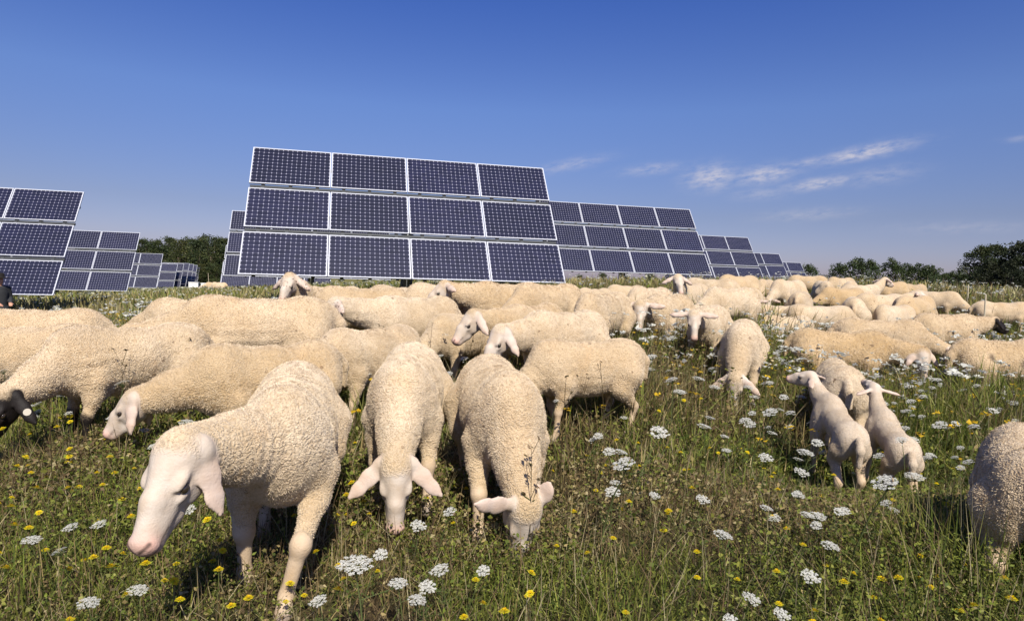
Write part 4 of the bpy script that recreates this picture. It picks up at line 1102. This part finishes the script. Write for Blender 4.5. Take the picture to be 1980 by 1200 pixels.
WT = [tree_meshes(300 + i, 9, w, .03, 100, .27, c) for i, (w, c) in enumerate(((6.5, (.034, .050, .016)), (7.5, (.042, .056, .018)), (5.5, (.030, .046, .017)), (7, (.048, .058, .018))))]
tops = {}
for i in range(30):
    px = 170 + i * 11.5 + random.uniform(-5, 5); row = i % 3
    tp = np.interp(px, [150, 270, 300, 340, 365, 385, 402, 420, 440, 520], [462, 459, 461, 458, 459, 458, 452, 458, 461, 464])
    tree(WT[i % 4], px, 112 + row * 9, 1, 'tall dark green tree in the wood behind the left trackers', 'trees of the dark wood', ztop=tp + random.uniform(0, 5) + (0 if row else 2), hgt=9)
for i in range(16):                                                   # the wood's shrubby edge
    px = 250 + i * 14
    tree(WT[(i + 1) % 4], px, 106, .42, 'low dark shrub along the foot of the wood', 'shrubs at the foot of the wood', 'shrub')
RT = [tree_meshes(330 + i, 5.4, 4.2, .02, 120, .19, c) for i, c in enumerate(((.025, .036, .011), (.017, .023, .009)))]
for px, dep, tp, l, k in ((1895, 62, 477, 'rounded dark tree, leftmost of the clump at the right edge', 0), (1925, 66, 474, 'dark tree in the middle of the clump at the right edge', 0), (1962, 60, 470, 'near-black tree behind which the right clump rises highest', 1),
                          (1990, 58, 460, 'tallest near-black tree cut by the right edge', 1), (2040, 60, 462, 'dark tree just beyond the right edge of the clump', 1), (1910, 57, 505, 'low dark bush in front of the right clump', 1), (1955, 55, 505, 'low near-black bush at the foot of the right clump', 1)):
    tree(RT[k], px, dep, 1, l, 'trees at the right edge', ztop=tp, hgt=5.4)
BT = [tree_meshes(350 + i, 6, 6.0, .02, 80, .27, (.036, .054, .018)) for i in range(2)]
for px, tp, l in ((1622, 510, 'low leftmost bush of the far row on the right skyline'), (1655, 500, 'highest bush of the far row on the right skyline'), (1682, 504, 'bush next to the highest one of the far row'), (1722, 501, 'pointed bush standing alone in the far row'),
                  (1748, 511, 'low bush right of the pointed one in the far row'), (1772, 511, 'low bush in the right half of the far row'), (1795, 514, 'last small bush of the far row'), (1561, 512, 'tiny round bush on the skyline next to the last tracker')):
    tree(BT[0 if px % 2 else 1], px, 108, 1, l, 'bushes on the right skyline', 'bush', ztop=tp, hgt=6)
for i in range(7):
    tree(BT[i % 2], 1800 + i * 14, 190, 1, 'far low tree in the line between bushes and right clump', 'trees of the far line', ztop=524 + random.uniform(0, 4), hgt=6)
for i in range(26):
    tree(BT[i % 2], 430 + i * 46, 210, 1, 'far tree behind the trackers', 'trees far behind the trackers', ztop=528 + random.uniform(-2, 4), hgt=6) if not (1450 < 430 + i * 46 < 1640) else None

# ------------------------------------------------------------------ shepherd at the left edge
def fabric(name, c):
    t = NT(name); tc = t.n('ShaderNodeTexCoord').outputs['Object']; f = t.noise(tc, 9, 4)
    t.bsdf(t.mix(f, tuple(k * .7 for k in c), tuple(k * 1.3 for k in c)), .9, .15, 0.0, t.bump(t.noise(tc, 60, 3), .3, .01)); return t.mat
def person_material():
    t = NT('shepherd_clothes_and_skin'); tc = t.n('ShaderNodeTexCoord').outputs['Object']; f = t.noise(tc, 9, 4)
    cl = t.mix(f, (.020, .022, .024), (.045, .046, .048)); tr = t.mix(f, (.03, .034, .04), (.055, .058, .065))
    c = t.mix(t.attr('trousers'), cl, tr); c = t.mix(t.attr('skin'), c, (.50, .27, .18)); t.bsdf(c, .85, .2); return t.mat
def shepherd():
    B = Blob()
    B.ell((0, 0, 1.30), (.13, .20, .20), k=.06); B.ell((0, 0, 1.08), (.135, .185, .22), k=.08); B.ell((0, 0, .92), (.135, .185, .14), k=.06, trousers=1)
    B.ell((0, 0, 1.44), (.10, .20, .07), k=.06)
    B.cone((0, 0, 1.44), (.02, 0, 1.56), .062, .055, .03, skin=1)
    B.ell((.035, 0, 1.635), (.092, .072, .112), k=.03, skin=1); B.ell((.06, 0, 1.575), (.055, .05, .05), k=.03, skin=1)
    B.cone((.118, 0, 1.645), (.142, 0, 1.612), .012, .017, .012, skin=1)
    B.cone((.112, -.018, 1.578), (.112, .018, 1.578), .010, .010, .008, skin=1)
    for s in (1, -1):
        B.ell((.02, s * .075, 1.625), (.022, .012, .034), k=.01, skin=1)
        B.chain([(0, s * .20, 1.42), (-.03, s * .265, 1.17)], [.068, .052], .05); B.chain([(-.03, s * .265, 1.17), (.20, s * .16, 1.06)], [.052, .042], .03)
        p = np.array((.225, s * .145, 1.05)); d = nrm((.9, -s * .35, -.12)); side = nrm(np.cross(d, (0, 0, 1)))
        B.cone(p, p + d * .075, .036, .038, .02, flat=(np.array((0, 0, 1.0)), .62), skin=1)
        for j in range(4):
            b0 = p + d * .085 + side * (j - 1.5) * .020; L = (.068, .078, .073, .056)[j]
            b1 = b0 + d * L * .55 + np.array((0, 0, -.012)); b2 = b1 + d * L * .35 + np.array((0, 0, -.03))
            B.chain([b0, b1, b2], [.0105, .0095, .008], .006, skin=1)
        t0 = p + d * .02 + side * (-.035 * s); B.chain([t0, t0 + d * .035 + np.array((0, 0, -.005)) - side * .018 * s, t0 + d * .065 - side * .016 * s], [.014, .011, .009], .008, skin=1)
        B.chain([(0, s * .10, .92), (.02, s * .11, .50), (-.01, s * .115, .10)], [.105, .072, .055], .04, trousers=1)
        B.ell((.06, s * .12, .05), (.14, .05, .05), k=.03)
    V, Q = B.surface(.011); W = B.weights(V, .006)
    g = lambda k: W @ np.array([p[-1].get(k, 0.0) for p in B.p])
    me = np_mesh('person_body', V, Q.ravel(), np.full(len(Q), 4), True, [person_material()], attrs=dict(skin=g('skin'), trousers=g('trousers')))
    dep = 15.0; x = ray(-2, 560).x * dep
    o = link('person', me, None, (x, dep, g1(x, dep)), (0, 0, R(-28)))
    top = ray(-2, 527).z * dep + CAM_H - g1(x, dep); o.scale = (top / 1.82,) * 3
    set_props(o, 'person in dark jacket and brimmed hat at the left edge, hands held forward', 'person')
    h = MB(); prof = [(.205, 0), (.21, .006), (.12, .018), (.108, .03), (.10, .10), (.085, .125), (.04, .135), (.002, .128)]
    n = 20; vs = []; fs = []
    for rr, zz in prof: vs += [(rr * math.cos(k * 2 * math.pi / n) * 1.08, rr * math.sin(k * 2 * math.pi / n), zz + (.02 * abs(math.sin(k * 2 * math.pi / n)) if rr > .15 else 0)) for k in range(n)]
    for i in range(len(prof) - 1):
        for k in range(n): fs.append((i * n + k, i * n + (k + 1) % n, (i + 1) * n + (k + 1) % n, (i + 1) * n + k))
    h.add(vs, fs); ho = h.build('hat', fabric('hat_felt', (.016, .014, .012)), o, True); ho.location = (.03, 0, 1.685)
shepherd()

# ------------------------------------------------------------------ small things by the wood
def cabinet(px, py, dep, w, h, label):
    d = ray(px, py); x = d.x * dep; z = g1(x, dep)
    root = bpy.data.objects.new('inverter_cabinet', None); C.objects.link(root); root.location = (x, dep, z); root.rotation_euler = (0, 0, R(12))
    set_props(root, label, 'cabinet', 'white cabinets by the far trackers')
    top = max(h, d.z * dep + CAM_H - z)
    a = MB(); a.box((0, 0, top / 2), (w, .5, top)); a.build('housing', M['plastic'], root)
    a = MB(); a.box((0, 0, top + .03), (w + .08, .58, .06)); a.build('roof', M['plastic'], root)
    a = MB(); a.box((0, -.262, top / 2), (w * .8, .02, top * .85)); a.build('door', M['plastic'], root)
cabinet(375, 549, 70, .95, .9, 'wide white cabinet right of the narrow far trackers')
cabinet(394, 550, 70, .45, .8, 'narrow white cabinet beside the wide one')
def stake(px, py, dep, label):
    d = ray(px, py); x = d.x * dep; z = g1(x, dep); top = max(.4, d.z * dep + CAM_H - z)
    b = MB(); b.tube([(0, 0, -.1), (0, 0, top - .03), (0, 0, top)], [  .012 * (1 + dep * .015), .012 * (1 + dep * .015), .008], 8)
    o = b.build('stake', M['wood']); o.location = (x, dep, z); o.rotation_euler = (R(2), R(-2), 0); set_props(o, label, 'stake')
stake(1907, 568, 11.5, 'pale stake standing above the black-headed sheep')
stake(1873, 550, 15, 'thin pale stake among dry flowers before the right clump of trees')
stake(404, 528, 95, 'slim pale pole before the dark wood')
put_sheep('tiny pale sheep lying beside the narrow white cabinet', 412, 560, 200, 1.0, .1, np_=-20, hp=-40, depth=40, res=.02, seed=51)
put_sheep('tiny pale sheep grazing just below the one by the cabinets', 422, 567, 170, .9, .1, np_=-45, hp=-70, depth=34, res=.02, seed=52)
print('all', round(time.time() - T0, 1), 's')
# ------------------------------------------------------------------ light and sky
def build_light():
    sun_el, sun_az = R(46), R(15)        # behind the camera, a little to its right
    sd = Vector((math.sin(sun_az) * math.cos(sun_el), -math.cos(sun_az) * math.cos(sun_el), math.sin(sun_el)))
    L = bpy.data.lights.new('sun', 'SUN'); L.energy = 4.9; L.angle = R(.55); L.color = (1, .93, .82)
    o = bpy.data.objects.new('sun', L); C.objects.link(o); o.rotation_euler = sd.to_track_quat('Z', 'Y').to_euler(); o.location = sd * 50
    w = bpy.data.worlds.new('World'); sc.world = w; w.use_nodes = True
    nt = w.node_tree; nt.nodes.clear()
    N = lambda t, **k: [nt.nodes.new(t)][0]
    out = N('ShaderNodeOutputWorld'); bg = N('ShaderNodeBackground'); nt.links.new(bg.outputs[0], out.inputs[0])
    sky = N('ShaderNodeTexSky'); sky.sky_type = 'NISHITA'; sky.sun_disc = False
    sky.sun_elevation = sun_el; sky.sun_rotation = math.pi - sun_az
    sky.air_density = .7; sky.dust_density = 1.0; sky.ozone_density = 10.0; sky.altitude = 300
    bg.inputs['Strength'].default_value = .075
    def mth(op, a, b=0.0, c=0.0, clamp=False):
        n = nt.nodes.new('ShaderNodeMath'); n.operation = op; n.use_clamp = clamp
        for i, v in enumerate((a, b, c)):
            if isinstance(v, bpy.types.NodeSocket): nt.links.new(v, n.inputs[i])
            else: n.inputs[i].default_value = v
        return n.outputs[0]
    tc = N('ShaderNodeTexCoord'); sp = N('ShaderNodeSeparateXYZ'); nt.links.new(tc.outputs['Generated'], sp.inputs[0])
    az = mth('ARCTAN2', sp.outputs[0], sp.outputs[1]); el = mth('ARCSINE', sp.outputs[2])
    nv = N('ShaderNodeCombineXYZ')
    nt.links.new(mth('MULTIPLY', az, 22.0), nv.inputs[0]); nt.links.new(mth('MULTIPLY_ADD', el, 60.0, mth('MULTIPLY', az, -7.0)), nv.inputs[1])
    nz = N('ShaderNodeTexNoise'); nz.inputs['Scale'].default_value = 2.2; nz.inputs['Detail'].default_value = 6; nz.inputs['Roughness'].default_value = .62
    nt.links.new(nv.outputs[0], nz.inputs['Vector'])
    tot = None
    for px, py, sx, sy, sl, amp in CLOUDS:
        d = ray(px, py); a0 = math.atan2(d.x, d.y); e0 = math.atan2(d.z, math.hypot(d.x, d.y))
        da = mth('SUBTRACT', az, a0); de = mth('SUBTRACT', mth('SUBTRACT', el, e0), mth('MULTIPLY', da, sl))
        q = mth('ADD', mth('POWER', mth('ABSOLUTE', mth('MULTIPLY', da, F_PX / sx)), 2.0), mth('POWER', mth('ABSOLUTE', mth('MULTIPLY', de, F_PX / sy)), 2.0))
        g = mth('MULTIPLY', mth('EXPONENT', mth('MULTIPLY', q, -1.0)), amp)
        tot = g if tot is None else mth('MAXIMUM', tot, g)
    rp = N('ShaderNodeValToRGB'); e = rp.color_ramp.elements          # clear-air tint by elevation
    while len(e) < 4: e.new(.5)
    for k, (p, c) in enumerate(((.0, (.97, .60, .545)), (.085, (.92, .60, .525)), (.22, (.99, .82, .84)), (.36, (.60, .66, .95)))):
        e[k].position = p; e[k].color = (*c, 1)
    nt.links.new(mth('MULTIPLY', el, .9), rp.inputs[0])
    tn = N('ShaderNodeMix'); tn.data_type = 'RGBA'; tn.blend_type = 'MULTIPLY'; tn.inputs[0].default_value = 1.0
    nt.links.new(sky.outputs[0], tn.inputs[6]); nt.links.new(rp.outputs[0], tn.inputs[7])
    sc2 = N('ShaderNodeVectorMath'); sc2.operation = 'SCALE'; sc2.inputs['Scale'].default_value = 1.48; nt.links.new(tn.outputs[2], sc2.inputs[0]); sk = sc2.outputs[0]
    m = mth('MULTIPLY', mth('MULTIPLY', tot, mth('MULTIPLY_ADD', nz.outputs['Fac'], 3.4, -1.05, clamp=True)), 1.0, clamp=True)
    mx = N('ShaderNodeMix'); mx.data_type = 'RGBA'
    nt.links.new(m, mx.inputs[0]); nt.links.new(sk, mx.inputs[6]); mx.inputs[7].default_value = (6.6, 6.2, 6.5, 1)
    nt.links.new(mx.outputs[2], bg.inputs['Color'])
CLOUDS = [(1375, 343, 40, 20, .05, .65), (1478, 338, 45, 14, .12, .65), (1583, 355, 48, 9, .12, .65), (1672, 295, 58, 10, .16, .8), (1560, 314, 40, 7, .16, .35),
          (1260, 327, 50, 9, .1, .35), (1105, 318, 60, 10, .2, .3), (1700, 340, 50, 14, .1, .25), (1560, 415, 70, 10, .05, .22), (1470, 375, 45, 10, .05, .25), (1975, 268, 20, 5, 0, .2), (1860, 440, 90, 9, 0, .15)]
build_light()
sc.view_settings.view_transform = 'Standard'; sc.view_settings.look = 'None'; sc.view_settings.exposure = .54; sc.view_settings.gamma = 1
sc.cycles.use_denoising = True
sc.cycles.max_bounces = 6; sc.cycles.diffuse_bounces = 3; sc.cycles.transparent_max_bounces = 6; sc.cycles.caustics_reflective = False; sc.cycles.caustics_refractive = False
print('script', round(time.time() - T0, 1), 's')
